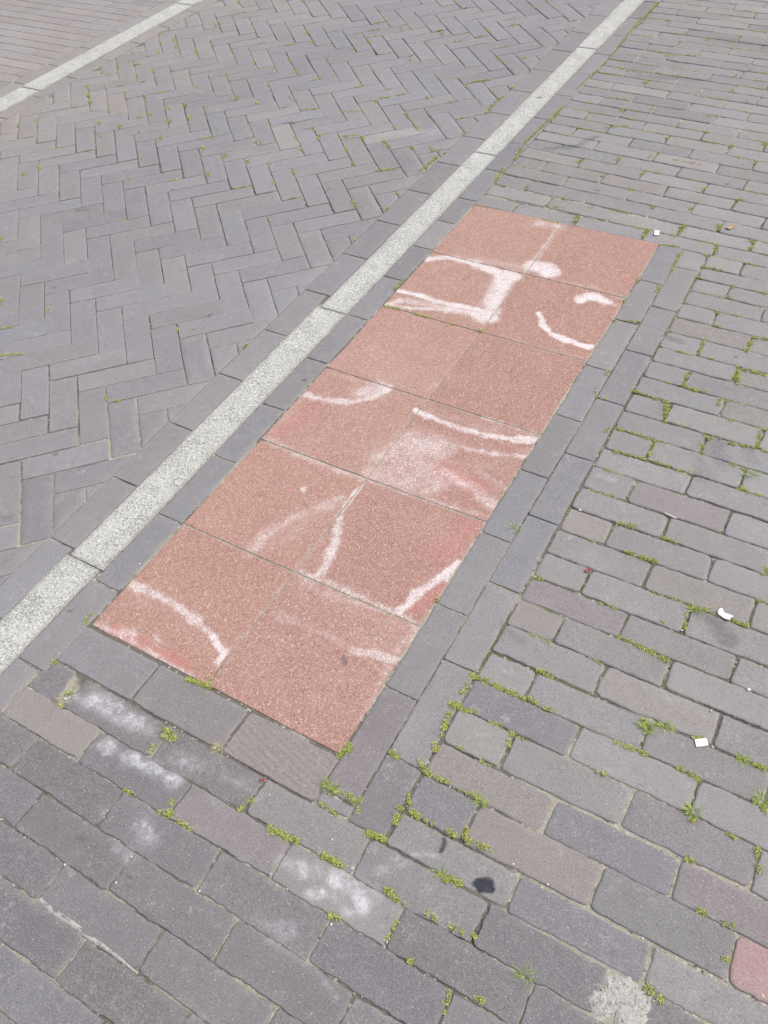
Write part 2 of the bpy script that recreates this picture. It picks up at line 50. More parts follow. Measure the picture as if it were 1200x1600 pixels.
# ------------------------------------------------------------------ helpers
def w2p(x, y, z=0.0):
    d = (x - CW[0], y - CW[1], z - CW[2])
    c = [sum(RW[r][k] * d[k] for k in range(3)) for r in range(3)]
    if c[2] < 5: return None
    return 600 + FPX * c[0] / c[2], 800 + FPX * c[1] / c[2]

def poly_area(P):
    a = 0.0
    for i in range(len(P)):
        x0, y0 = P[i]; x1, y1 = P[(i + 1) % len(P)]
        a += x0 * y1 - x1 * y0
    return a / 2

def clip(P, nx, ny, d):            # keep the side nx*x+ny*y <= d
    out = []
    for i in range(len(P)):
        a = P[i]; b = P[(i + 1) % len(P)]
        da = nx * a[0] + ny * a[1] - d; db = nx * b[0] + ny * b[1] - d
        if da <= 0: out.append(a)
        if (da < 0 < db) or (db < 0 < da):
            t = da / (da - db); out.append((a[0] + t * (b[0] - a[0]), a[1] + t * (b[1] - a[1])))
    return out

def seen_px(P):                     # visible area of a ground polygon in the 1200x1600 frame
    Q = []
    for x, y in P:
        q = w2p(x, y)
        if q is None: return 0.0
        Q.append(q)
    for n in ((1, 0, 1200), (-1, 0, 0), (0, 1, 1600), (0, -1, 0)):
        Q = clip(Q, *n)
        if len(Q) < 3: return 0.0
    return abs(poly_area(Q))

def _h(ix, iy, s):
    n = (ix.astype(np.int64) * 374761393 + iy.astype(np.int64) * 668265263 + int(s) * 2147483 + 1013) & 0xFFFFFFFF
    n = ((n ^ (n >> 13)) * 1274126177) & 0xFFFFFFFF
    n = ((n ^ (n >> 16)) * 2246822519) & 0xFFFFFFFF
    return ((n ^ (n >> 15)) & 0xFFFFFF) / float(0xFFFFFF)

def noise(x, y, s=0):               # smooth value noise in -1..1
    x = np.asarray(x, float); y = np.asarray(y, float)
    ix = np.floor(x); iy = np.floor(y); fx = x - ix; fy = y - iy
    fx = fx * fx * (3 - 2 * fx); fy = fy * fy * (3 - 2 * fy)
    a = _h(ix, iy, s); b = _h(ix + 1, iy, s); c = _h(ix, iy + 1, s); d = _h(ix + 1, iy + 1, s)
    return 2 * ((a + (b - a) * fx) * (1 - fy) + (c + (d - c) * fx) * fy) - 1

def strokes(x, y, L, combine='max'):
    out = np.zeros_like(x)
    x0, x1, y0, y1 = x.min(), x.max(), y.min(), y.max()
    for pts, wd, inten, soft in L:
        m = wd * 1.6
        px = [p[0] for p in pts]; py = [p[1] for p in pts]
        if max(px) + m < x0 or min(px) - m > x1 or max(py) + m < y0 or min(py) - m > y1: continue
        d = np.full_like(x, 1e9)
        for (ax, ay), (bx, by) in zip(pts[:-1], pts[1:]):
            vx, vy = bx - ax, by - ay; L2 = vx * vx + vy * vy + 1e-9
            t = np.clip(((x - ax) * vx + (y - ay) * vy) / L2, 0, 1)
            d = np.minimum(d, np.hypot(x - ax - t * vx, y - ay - t * vy))
        d = d + noise(x / (wd * .7 + .3), y / (wd * .7 + .3), 5) * wd * .24 + noise(x * 1.1, y * 1.1, 9) * .22 * min(1, wd * .8) + noise(x * 2.3, y * 2.3, 19) * .12 * min(1, wd)
        hw = wd * .5; e0 = hw * (1 - 1.0 * soft) - .1; e1 = hw * (1 + 1.0 * soft) + .12
        t = np.clip((e1 - d) / (e1 - e0 + 1e-6), 0, 1); t = t * t * (3 - 2 * t)
        out = np.maximum(out, t * inten * (1 + .18 * noise(x * .5, y * .5, 23)))
    return out

# ------------------------------------------------------------------ materials
def newmat(name):
    mt = bpy.data.materials.new(name); mt.use_nodes = True
    return mt, mt.node_tree, mt.node_tree.nodes["Principled BSDF"]

class N:
    def __init__(s, nt): s.nt = nt
    def n(s, t, **k):
        o = s.nt.nodes.new(t)
        for a, v in k.items(): setattr(o, a, v)
        return o
    def set(s, sock, v):
        if isinstance(v, bpy.types.NodeSocket): s.nt.links.new(v, sock)
        else: sock.default_value = v
    def math(s, op, a, b=0.0, c=0.0, clamp=False):
        o = s.n("ShaderNodeMath", operation=op, use_clamp=clamp)
        s.set(o.inputs[0], a); s.set(o.inputs[1], b); s.set(o.inputs[2], c)
        return o.outputs[0]
    def noise(s, vec, scale, detail=2, rough=.5, dist=0.0):
        o = s.n("ShaderNodeTexNoise"); s.set(o.inputs['Vector'], vec)
        o.inputs['Scale'].default_value = scale; o.inputs['Detail'].default_value = detail
        o.inputs['Roughness'].default_value = rough; o.inputs['Distortion'].default_value = dist
        return o.outputs['Fac']
    def voro(s, vec, scale, feature='F1'):
        o = s.n("ShaderNodeTexVoronoi", feature=feature); s.set(o.inputs['Vector'], vec); o.inputs['Scale'].default_value = scale
        return o
    def ramp(s, f, a, b, lo=0.0, hi=1.0):
        o = s.n("ShaderNodeMapRange", interpolation_type='SMOOTHSTEP'); s.set(o.inputs[0], f)
        o.inputs[1].default_value = a; o.inputs[2].default_value = b; o.inputs[3].default_value = lo; o.inputs[4].default_value = hi
        return o.outputs[0]
    def mix(s, f, a, b, blend='MIX'):
        o = s.n("ShaderNodeMix", data_type='RGBA', blend_type=blend); s.set(o.inputs[0], f)
        s.set(o.inputs[6], a); s.set(o.inputs[7], b); return o.outputs[2]
    def bump(s, h, strength, dist):
        o = s.n("ShaderNodeBump"); s.set(o.inputs['Height'], h); o.inputs['Strength'].default_value = strength
        o.inputs['Distance'].default_value = dist; return o.outputs[0]
    def sep(s, c):
        o = s.n("ShaderNodeSeparateColor"); s.set(o.inputs[0], c); return o.outputs
    def attr(s, name):
        o = s.n("ShaderNodeAttribute", attribute_name=name); return o.outputs['Color']
    def pos(s):
        return s.n("ShaderNodeTexCoord").outputs['Object']
    def scalev(s, v, x, y, z, rot=0):
        o = s.n("ShaderNodeMapping"); s.set(o.inputs[0], v); o.inputs['Scale'].default_value = (x, y, z); o.inputs['Rotation'].default_value = (0, 0, rot)
        return o.outputs[0]

def c4(r, g, b): return (r, g, b, 1)
ALL_NT = []

def mat_brick():
    mt, nt, P = newmat("worn_clinker_brick"); n = N(nt)
    info = n.n("ShaderNodeObjectInfo")
    off = n.math('MULTIPLY', info.outputs['Random'], 37.0)
    va = n.n("ShaderNodeVectorMath", operation='ADD'); n.set(va.inputs[0], n.pos())
    cmb = n.n("ShaderNodeCombineXYZ"); n.set(cmb.inputs[0], off); n.set(cmb.inputs[1], off); n.set(va.inputs[1], cmb.outputs[0])
    v = va.outputs[0]
    tint = n.attr('tint'); mk = n.sep(n.attr('marks'))
    big = n.noise(v, 9, 3, .6); mid = n.noise(v, 38, 5, .7); fine = n.noise(v, 400, 4, .75); grain = n.noise(v, 700, 1, .6)
    col = n.mix(n.ramp(big, .25, .75, .0, .5), tint, n.mix(1.0, tint, c4(.84, .83, .82), 'MULTIPLY'))
    col = n.mix(n.ramp(mid, .5, .78, 0, .30), col, c4(.33, .315, .30))
    col = n.mix(n.ramp(mid, .46, .22, 0, .35), col, c4(.125, .118, .12))
    col = n.mix(n.ramp(fine, .5, .68, 0, .5), col, c4(.42, .405, .40))
    col = n.mix(n.ramp(fine, .48, .32, 0, .55), col, c4(.085, .08, .082))
    col = n.mix(n.ramp(grain, .62, .78, 0, .5), col, c4(.46, .45, .44))
    # light grit specks
    vo = n.voro(v, 260); spr = n.sep(vo.outputs['Color'])
    sp = n.math('MULTIPLY', n.ramp(vo.outputs['Distance'], .26, .14), n.ramp(spr[0], .955, .965))
    col = n.mix(n.math('MULTIPLY', sp, .8), col, c4(.62, .60, .57))
    sp2 = n.math('MULTIPLY', n.ramp(vo.outputs['Distance'], .3, .18), n.ramp(spr[1], .965, .972))
    col = n.mix(n.math('MULTIPLY', sp2, .75), col, c4(.05, .048, .05))
    # scuffs: thin pale scratches here and there
    sc = n.noise(n.scalev(v, 42, 130, 30, .5), 1.0, 5, .7, 1.6); zone = n.ramp(n.noise(v, 13, 2), .5, .66)
    scf = n.math('MULTIPLY', n.ramp(sc, .6, .72), zone)
    sc2 = n.noise(n.scalev(v, 120, 36, 30, -.7), 1.0, 5, .7, 1.8)
    scf2 = n.math('MULTIPLY', n.ramp(sc2, .64, .74), n.ramp(n.noise(v, 11, 2), .5, .66))
    col = n.mix(n.math('MULTIPLY', n.math('MAXIMUM', scf, scf2), .5), col, c4(.48, .465, .455))
    m2 = n.math('MULTIPLY', n.ramp(n.noise(v, 62, 8, .82, .8), .53, .64), n.ramp(n.noise(v, 10, 3, .6), .48, .66))
    col = n.mix(n.math('MULTIPLY', m2, .55), col, c4(.43, .42, .41))
    # dusty edges
    col = n.mix(n.math('MULTIPLY', mk[2], n.ramp(mid, .35, .65, .1, .75)), col, c4(.34, .325, .29))
    # white bloom
    e = n.math('ADD', mk[0], n.math('MULTIPLY', n.math('SUBTRACT', n.noise(v, 85, 9, .86, .6), .5), 3.4))
    e1 = n.math('MULTIPLY', n.ramp(e, -.2, 1.5), n.ramp(mk[0], .0, .8, 0, .55))
    sh = n.ramp(n.math('ADD', n.noise(v, 75, 8, .85, .4), n.math('MULTIPLY', n.math('SUBTRACT', mk[0], .5), .22)), .49, .60)
    e = n.math('MAXIMUM', e1, n.math('MULTIPLY', sh, n.ramp(mk[0], .1, .75, 0, .6)))
    col = n.mix(e, col, c4(.72, .73, .75))
    d = n.math('ADD', mk[1], n.math('MULTIPLY', n.math('SUBTRACT', n.noise(v, 160, 4, .7), .5), .5))
    d = n.math('MULTIPLY', n.ramp(d, .02, 1.0), n.ramp(mk[1], .0, .15))
    col = n.mix(d, col, c4(.035, .038, .05))
    nt.links.new(col, P.inputs['Base Color'])
    P.inputs['Roughness'].default_value = .82; P.inputs['Specular IOR Level'].default_value = .25
    h = n.math('ADD', n.math('MULTIPLY', mid, 1.1), n.math('MULTIPLY', fine, .5))
    nt.links.new(n.bump(h, .55, .0016), P.inputs['Normal'])
    return mt

def mat_tile():
    mt, nt, P = newmat("washed_red_concrete"); n = N(nt)
    info = n.n("ShaderNodeObjectInfo"); off = n.math('MULTIPLY', info.outputs['Random'], 53.0)
    va = n.n("ShaderNodeVectorMath", operation='ADD'); n.set(va.inputs[0], n.pos())
    cmb = n.n("ShaderNodeCombineXYZ"); n.set(cmb.inputs[0], off); n.set(cmb.inputs[1], off); n.set(va.inputs[1], cmb.outputs[0])
    v = va.outputs[0]
    tint = n.attr('tint'); mk = n.sep(n.attr('marks'))
    vo = n.voro(v, 520); cell = n.sep(vo.outputs['Color']); vo2 = n.voro(v, 380); cell2 = n.sep(vo2.outputs['Color'])
    big = n.noise(v, 9, 3, .6); mid = n.noise(v, 60, 3, .6)
    col = n.mix(n.ramp(big, .3, .7, 0, .35), tint, n.mix(1.0, tint, c4(.85, .78, .78), 'MULTIPLY'))
    col = n.mix(n.ramp(mid, .45, .75, 0, .2), col, c4(.5, .30, .24))
    col = n.mix(n.ramp(cell[0], .0, .45, .55, 0), col, c4(.19, .085, .07))
    col = n.mix(n.ramp(cell[1], .68, 1.0, 0, .62), col, c4(.62, .42, .35))
    col = n.mix(n.math('MULTIPLY', n.ramp(cell2[0], .94, .97), .5), col, c4(.68, .56, .48))
    col = n.mix(n.math('MULTIPLY', n.ramp(cell2[1], .95, .98), .45), col, c4(.14, .08, .07))
    col = n.mix(n.math('MULTIPLY', mk[2], .45), col, c4(.52, .16, .16))
    # chalk sits on the high grains first
    stz = n.noise(n.scalev(v, 60, 260, 60, .75), 1.0, 5, .7, .8)
    g0 = n.math('MULTIPLY', n.math('SUBTRACT', stz, .5), .55)
    g = n.math('ADD', n.math('ADD', n.math('MULTIPLY', cell[2], .68), g0), n.math('MULTIPLY', n.noise(v, 120, 5, .8), .40))
    thr = n.math('SUBTRACT', 1.10, n.math('MULTIPLY', mk[0], .84))
    ch = n.ramp(n.math('SUBTRACT', g, thr), -.06, .22)
    ch = n.math('MULTIPLY', ch, n.ramp(mk[0], .02, .35))
    soft = n.math('MULTIPLY', n.ramp(mk[0], .0, 1.2), .46)
    f = n.math('MAXIMUM', n.math('MULTIPLY', ch, .84), soft)
    col = n.mix(f, col, c4(.76, .73, .72))
    d = n.math('MULTIPLY', n.ramp(mk[1], .1, .8), .85)
    col = n.mix(d, col, c4(.14, .12, .12))
    nt.links.new(col, P.inputs['Base Color']); P.inputs['Roughness'].default_value = .9; P.inputs['Specular IOR Level'].default_value = .2
    nt.links.new(n.bump(n.math('ADD', vo.outputs['Distance'], n.math('MULTIPLY', mid, .6)), .5, .0014), P.inputs['Normal'])
    return mt

def mat_kerb():
    mt, nt, P = newmat("white_speckled_concrete"); n = N(nt); v = n.pos(); mk = n.sep(n.attr('marks')); tint = n.attr('tint')
    a = n.noise(v, 330, 3, .7); b = n.noise(v, 130, 2, .5); c = n.noise(v, 14, 3, .6)
    s = n.math('ADD', a, n.math('MULTIPLY', n.math('SUBTRACT', b, .5), .35))
    s = n.math('ADD', s, n.math('MULTIPLY', n.math('SUBTRACT', c, .5), .22))
    col = n.mix(n.ramp(s, .42, .53, .86, 0), tint, c4(.18, .18, .16))
    vo = n.voro(v, 300); cc = n.sep(vo.outputs['Color'])
    col = n.mix(n.math('MULTIPLY', n.ramp(cc[0], .85, .95), .5), col, c4(.82, .82, .76))
    col = n.mix(n.math('MULTIPLY', mk[2], n.ramp(b, .3, .6, .25, .8)), col, c4(.21, .205, .19))
    col = n.mix(n.math('MULTIPLY', n.ramp(n.noise(v, 7, 5, .7), .5, .7), .35), col, c4(.36, .36, .32))
    d = n.math('MULTIPLY', n.ramp(mk[1], .1, .8), .85)
    col = n.mix(d, col, c4(.10, .10, .10))
    nt.links.new(col, P.inputs['Base Color']); P.inputs['Roughness'].default_value = .85; P.inputs['Specular IOR Level'].default_value = .25
    nt.links.new(n.bump(a, .6, .002), P.inputs['Normal'])
    return mt

def mat_sand():
    mt, nt, P = newmat("joint_sand"); n = N(nt); v = n.pos(); t = n.sep(n.attr('tint'))
    a = n.noise(v, 300, 4, .75); b = n.noise(v, 60, 4, .65); c = n.noise(v, 22, 3, .6)
    dark = n.mix(b, c4(.12, .112, .09), c4(.26, .245, .20)); light = n.mix(a, c4(.26, .25, .19), c4(.60, .58, .47))
    f = n.math('ADD', t[0], n.math('MULTIPLY', n.math('SUBTRACT', b, .5), 1.3))
    col = n.mix(n.ramp(f, .25, .75), dark, light)
    g = n.math('ADD', t[1], n.math('MULTIPLY', n.math('SUBTRACT', c, .5), 1.6))
    col = n.mix(n.math('MULTIPLY', n.ramp(g, .45, .75), .7), col, n.mix(a, c4(.06, .08, .02), c4(.24, .27, .08)))
    vo = n.voro(v, 240); cc = n.sep(vo.outputs['Color'])
    col = n.mix(n.math('MULTIPLY', n.ramp(cc[0], .93, .95), .8), col, c4(.62, .60, .52))
    nt.links.new(col, P.inputs['Base Color']); P.inputs['Roughness'].default_value = .95
    nt.links.new(n.bump(n.math('ADD', a, b), 1.0, .004), P.inputs['Normal'])
    return mt

def mat_outer():
    mt, nt, P = newmat("far_brick_ground"); n = N(nt); v = n.pos()
    br = n.n("ShaderNodeTexBrick"); n.set(br.inputs['Vector'], v); br.offset = .5
    br.inputs['Scale'].default_value = 1.0; br.inputs['Brick Width'].default_value = .21; br.inputs['Row Height'].default_value = .068
    br.inputs['Mortar Size'].default_value = .003
    br.inputs['Color1'].default_value = c4(.22, .21, .21); br.inputs['Color2'].default_value = c4(.26, .245, .24); br.inputs['Mortar'].default_value = c4(.10, .1, .07)
    col = n.mix(n.ramp(n.noise(v, 8, 4), .4, .7, 0, .3), br.outputs['Color'], c4(.34, .33, .31))
    nt.links.new(col, P.inputs['Base Color']); P.inputs['Roughness'].default_value = .9
    return mt

def mat_leaf(name, ramp_cols):
    mt, nt, P = newmat(name); n = N(nt)
    g = n.n("ShaderNodeNewGeometry"); r = n.n("ShaderNodeValToRGB"); n.set(r.inputs[0], g.outputs['Random Per Island'])
    el = r.color_ramp.elements
    while len(el) < len(ramp_cols): el.new(.5)
    for i, c in enumerate(ramp_cols): el[i].position = i / (len(ramp_cols) - 1); el[i].color = c4(*c)
    nt.links.new(r.outputs[0], P.inputs['Base Color']); P.inputs['Roughness'].default_value = .7
    P.inputs['Specular IOR Level'].default_value = .2
    return mt

def mat_plain(name, a, b, scale=200, rough=.8):
    mt, nt, P = newmat(name); n = N(nt); v = n.pos()
    nt.links.new(n.mix(n.noise(v, scale, 4, .6), c4(*a), c4(*b)), P.inputs['Base Color']); P.inputs['Roughness'].default_value = rough
    nt.links.new(n.bump(n.noise(v, scale * 1.5, 3), .4, .001), P.inputs['Normal'])
    return mt

def mat_mortar():
    mt, nt, P = newmat("crumbly_mortar"); n = N(nt); v = n.pos()
    a = n.noise(v, 90, 5, .7); b = n.noise(v, 350, 3, .7)
    col = n.mix(n.ramp(a, .30, .52), c4(.24, .235, .225), c4(.60, .59, .53)); col = n.mix(n.ramp(b, .35, .6, .45, 0), col, c4(.22, .21, .19))
    nt.links.new(col, P.inputs['Base Color']); P.inputs['Roughness'].default_value = .95
    nt.links.new(n.bump(n.math('ADD', a, b), 1.0, .004), P.inputs['Normal'])
    return mt

MB, MT, MK, MS, MO = mat_brick(), mat_tile(), mat_kerb(), mat_sand(), mat_outer()
MM = mat_leaf("joint_moss", [(.14, .18, .04), (.30, .36, .07), (.48, .54, .13), (.66, .66, .26), (.38, .48, .11), (.50, .44, .20)])
MG = mat_leaf("grass_blade", [(.12, .22, .04), (.24, .36, .07), (.36, .46, .12), (.50, .56, .22)])
MD = mat_leaf("dry_grass_blade", [(.35, .28, .14), (.52, .45, .26), (.40, .42, .15), (.62, .56, .38)])
MW = mat_plain("white_grit", (.55, .54, .5), (.78, .77, .74)); MY = mat_plain("sandy_grit", (.38, .33, .22), (.62, .56, .42)); MGR = mat_plain("grey_grit", (.30, .30, .29), (.52, .51, .48))
MP = mat_plain("white_paper", (.78, .78, .76), (.85, .85, .83), 60); MR = mat_plain("red_scrap", (.30, .04, .05), (.50, .16, .16), 300)
MLF = mat_plain("dry_leaf", (.40, .24, .13), (.58, .40, .26), 120); MTW = mat_plain("pale_twig", (.5, .47, .4), (.66, .62, .54), 150)
MMO = mat_mortar()

# ------------------------------------------------------------------ mesh makers
def mesh_from(name, V, F, mat, tint=None, marks=None, smooth=True):
    me = bpy.data.meshes.new(name)
    me.from_pydata(V if isinstance(V, list) else V.tolist(), [], F)
    if tint is not None:
        a = me.color_attributes.new("tint", 'FLOAT_COLOR', 'POINT'); a.data.foreach_set("color", np.ascontiguousarray(tint, dtype=np.float32).ravel())
    if marks is not None:
        a = me.color_attributes.new("marks", 'FLOAT_COLOR', 'POINT'); a.data.foreach_set("color", np.ascontiguousarray(marks, dtype=np.float32).ravel())
    me.materials.append(mat)
    if smooth: me.polygons.foreach_set("use_smooth", [True] * len(me.polygons))
    me.update()
    return me

def link(name, me, loc=(0, 0, 0), parent=None):
    o = bpy.data.objects.new(name, me); COL.objects.link(o); o.location = loc
    if parent: o.parent = parent
    return o

def axis_pts(h, step, edge):
    e = [0, edge * .25, edge * .6, edge * 1.1]
    inner = 2 * (h - e[-1]); k = max(1, int(round(inner / step)))
    a = [-h + q for q in e]
    mid = [-(h - e[-1]) + inner * i / k for i in range(1, k)]
    return np.array(a + mid + [-q for q in reversed(a)])

def block(cx, cy, ang, hx, hy, rc, re, drop, step, tint, seed, wob=.06, z0=0.0, tilt=(0, 0), depth=4.0, relief=.03, markfn=None, groove=0.0, dust=.5):
    """one worn block: rounded plan, worn edges, wobbly outline; returns V (cm, local to cx,cy), F, tint, marks"""
    xs = axis_pts(hx, step, max(re, .12)); ys = axis_pts(hy, step, max(re, .12))
    X, Y = np.meshgrid(xs, ys, indexing='xy'); nx, ny = len(xs), len(ys)
    X = X.ravel(); Y = Y.ravel(); X0 = X.copy(); Y0 = Y.copy()
    dist = np.minimum(hx - np.abs(X), hy - np.abs(Y))
    r = np.where(X > 0, np.where(Y > 0, rc[2], rc[1]), np.where(Y > 0, rc[3], rc[0]))
    ccx = np.sign(X) * (hx - r); ccy = np.sign(Y) * (hy - r)
    dx = (X - ccx) * np.sign(X); dy = (Y - ccy) * np.sign(Y)
    m = (dx > 0) & (dy > 0); L = np.hypot(dx, dy) + 1e-9; k = np.maximum(dx, dy) / L
    X = np.where(m, ccx + (X - ccx) * k, X); Y = np.where(m, ccy + (Y - ccy) * k, Y)
    dist = np.where(m, r - np.maximum(dx, dy), dist); dist = np.maximum(dist, 0)
    ca, sa = math.cos(ang), math.sin(ang)
    wx = cx + X * ca - Y * sa; wy = cy + X * sa + Y * ca
    # worn, slightly irregular edge
    fall = np.exp(-dist / 1.2)
    X = X + fall * wob * (noise(wx * .35, wy * .35, seed) + .7 * noise(wx * 1.1, wy * 1.1, seed + 1) + .45 * noise(wx * 2.6, wy * 2.6, seed + 7))
    Y = Y + fall * wob * (noise(wx * .35, wy * .35, seed + 2) + .7 * noise(wx * 1.1, wy * 1.1, seed + 3) + .45 * noise(wx * 2.6, wy * 2.6, seed + 8))
    ew = re * (1 + .5 * noise(wx * .4, wy * .4, seed + 4)); t = np.clip(1 - dist / ew, 0, 1)
    Z = -drop * (1 - np.sqrt(np.clip(1 - t * t, 0, 1)))
    Z = Z + relief * noise(wx * .3, wy * .3, seed + 5) + relief * .4 * noise(wx * 1.3, wy * 1.3, seed + 6)
    if groove: Z = Z - groove * (.5 + .5 * np.sin((X * .25 + Y) * 5.2 + .8 * noise(wx * .3, wy * .3, 3))) * np.clip(dist / .8, 0, 1)
    Z = Z + z0 + X * tilt[0] + Y * tilt[1]
    wx = cx + X * ca - Y * sa; wy = cy + X * sa + Y * ca
    idx = np.arange(nx * ny).reshape(ny, nx)
    F = np.stack([idx[:-1, :-1], idx[:-1, 1:], idx[1:, 1:], idx[1:, :-1]], -1).reshape(-1, 4).tolist()
    ring = list(idx[0, :]) + list(idx[1:, -1]) + list(idx[-1, -2::-1]) + list(idx[-2:0:-1, 0])
    n0 = nx * ny; nr = len(ring)
    RX, RY = X[ring], Y[ring]
    V = np.concatenate([np.stack([X, Y, Z], 1), np.stack([RX, RY, np.full(nr, -depth)], 1)])
    for i in range(nr):
        j = (i + 1) % nr; F.append([ring[i], n0 + i, n0 + j, ring[j]])
    F.append([n0 + i for i in range(nr)][::-1])
    c, s_ = ca, sa
    W = V.copy(); W[:, 0] = V[:, 0] * c - V[:, 1] * s_; W[:, 1] = V[:, 0] * s_ + V[:, 1] * c
    T = np.ones((len(V), 4)); T[:, :3] = tint
    M = np.zeros((len(V), 4)); M[:, 3] = 1
    M[:n0, 2] = dust * np.exp(-dist / .45)
    if markfn is not None:
        gx = cx + W[:, 0]; gy = cy + W[:, 1]; a, b, c2 = markfn(gx, gy); M[:, 0] = a; M[:, 1] = b
        if c2 is not None: M[:, 2] = np.maximum(M[:, 2], c2)
    return W, F, T, M

def polyblock(P, re, drop, tint, seed, wob=.05, z0=0.0, depth=4.0, markfn=None, dust=.4, step=1.0):
    """block with any convex outline (bricks cut along the borders)"""
    if poly_area(P) < 0: P = P[::-1]
    Q = []
    for i in range(len(P)):
        a, b = P[i], P[(i + 1) % len(P)]; L = math.hypot(b[0] - a[0], b[1] - a[1]); k = max(1, int(L / step))
        ek = [.0] + [(j) / k for j in range(1, k)]
        if L > .8: ek = [.12 / L] + ek[1:] + [1 - .12 / L]
        for t in ek: Q.append((a[0] + t * (b[0] - a[0]), a[1] + t * (b[1] - a[1])))
    Q = np.array(Q); c = Q.mean(0)
    inr = min(abs((P[(i + 1) % len(P)][0] - P[i][0]) * (c[1] - P[i][1]) - (P[(i + 1) % len(P)][1] - P[i][1]) * (c[0] - P[i][0])) / (math.hypot(P[(i + 1) % len(P)][0] - P[i][0], P[(i + 1) % len(P)][1] - P[i][1]) + 1e-6) for i in range(len(P)))
    inr = max(inr, .4); re = min(re, inr * .4); n = len(Q)
    prof = [(0, -drop), (re * .3, -drop * .45), (re, 0.0), (inr * .55, 0.0)]
    V = []; D = []
    for ins, z in prof:
        R = c + (Q - c) * (1 - ins / inr); f = np.exp(-ins / 1.2)
        wxn = wob * f * (noise(R[:, 0] * .5, R[:, 1] * .5, seed) + .7 * noise(R[:, 0] * 1.6, R[:, 1] * 1.6, seed + 1))
        wyn = wob * f * (noise(R[:, 0] * .5, R[:, 1] * .5, seed + 2) + .7 * noise(R[:, 0] * 1.6, R[:, 1] * 1.6, seed + 3))
        V.append(np.stack([R[:, 0] + wxn, R[:, 1] + wyn, z + z0 + .03 * noise(R[:, 0] * .3, R[:, 1] * .3, seed)], 1)); D += [ins] * n
    F = []
    for k in range(3):
        for i in range(n):
            j = (i + 1) % n; F.append([k * n + i, k * n + j, (k + 1) * n + j, (k + 1) * n + i])
    V = np.concatenate(V); V = np.concatenate([V, [[c[0], c[1], z0]]]); ci = 4 * n; D.append(9)
    for i in range(n): F.append([3 * n + i, 3 * n + (i + 1) % n, ci])
    B = V[:n].copy(); B[:, 2] = -depth; b0 = len(V); V = np.concatenate([V, B]); D += [0] * n
    for i in range(n):
        j = (i + 1) % n; F.append([i, b0 + i, b0 + j, j])
    F.append([b0 + i for i in range(n)][::-1])
    T = np.ones((len(V), 4)); T[:, :3] = tint
    M = np.zeros((len(V), 4)); M[:, 3] = 1; M[:, 2] = dust * np.exp(-np.array(D) / .45)
    if markfn is not None:
        a, b, _ = markfn(V[:, 0], V[:, 1]); M[:, 0] = a; M[:, 1] = b
    V[:, 0] -= c[0]; V[:, 1] -= c[1]
    return V, F, T, M, (float(c[0]), float(c[1]))

EFFL = [(p, w * 1.6, i * .78, 1) for p, w, i, s_ in EFFL]
CHALK = [(p, w * 1.12, i * .92, max(s_, .6)) for p, w, i, s_ in CHALK]
def brick_marks(x, y): return strokes(x, y, EFFL), strokes(x, y, DARK), None
def tile_marks(x, y):
    c = strokes(x, y, CHALK); c = np.maximum(c, strokes(x, y, LIGHT) * .9)
    c = np.maximum(c, 0) + .16 * np.clip(noise(x * .12, y * .12, 31) + .1, 0, 1) * .6
    return c, strokes(x, y, DARK), strokes(x, y, PINK)

# ------------------------------------------------------------------ layout of the paving
X0, X1, Y0, Y1 = -380.0, 230.0, -140.0, 470.0
blocks = []        # dict: kind, poly (world cm), rect params or None, style, key (for the label)

def rect_poly(cx, cy, ang, hx, hy):
    c, s = math.cos(ang), math.sin(ang)
    return [(cx + x * c - y * s, cy + x * s + y * c) for x, y in ((-hx, -hy), (hx, -hy), (hx, hy), (-hx, hy))]

def add_rect(kind, x0, x1, y0, y1, key, style, slope=0.0):
    if x1 - x0 < 1.2 or y1 - y0 < 1.2: return
    cx, cy = (x0 + x1) / 2, (y0 + y1) / 2
    ang = math.atan(slope)
    blocks.append(dict(kind=kind, cx=cx, cy=cy, ang=ang, hx=(x1 - x0) / 2, hy=(y1 - y0) / 2, poly=rect_poly(cx, cy, ang, (x1 - x0) / 2, (y1 - y0) / 2), key=key, style=style, rect=True))

def slope_at(y): return -.035 * min(1, max(0, (y - 181) / 16))

# --- running bond, right of the kerb
lines_up = [-9.4, -3.4, 4.0, 10.7, 18.0, 24.8, 31.4, 38.4, 45.0, 51.3, 58.2, 65.2, 72.0, 78.7, 85.9, 92.5, 99.6, 106.6, 113.7, 120.3, 127.1, 133.4, 140.5, 147.4, 154.1, 160.7, 166.9, 172.8, 179.7]
rows = []           # (ylo, yhi, joint phase, region, number)
for i in range(len(lines_up) - 1):
    ph = 85.5 if i % 2 == 1 else 96.0
    if i > 3: ph = (84.2 if i % 2 == 1 else 94.7)
    rows.append((lines_up[i], lines_up[i + 1], ph, 'beside', i + 1))
top = [179.7, 186.0, 192.5, 199.3]
while top[-1] < Y1 - 4: top.append(top[-1] + 6.8)
for i in range(len(top) - 1):
    ph = 75.5 if i == 0 else (73.3 if i % 2 == 0 else 63.0)
    rows.append((top[i], top[i + 1], ph, 'beyond', i + 1))
low = [-9.6, -16.4, -23.1, -30.3, -37.3, -44.0, -51.0]
while low[-1] > Y0 + 4: low.append(low[-1] - 6.95)
lowph = [29.4, 39.8, 29.8, 38.8, 29.5, 40.3]
for i in range(len(low) - 1):
    ph = lowph[i] if i < 6 else (29.5 if i % 2 == 0 else 40.3)
    rows.append((low[i + 1], low[i], ph, 'front', i + 1))
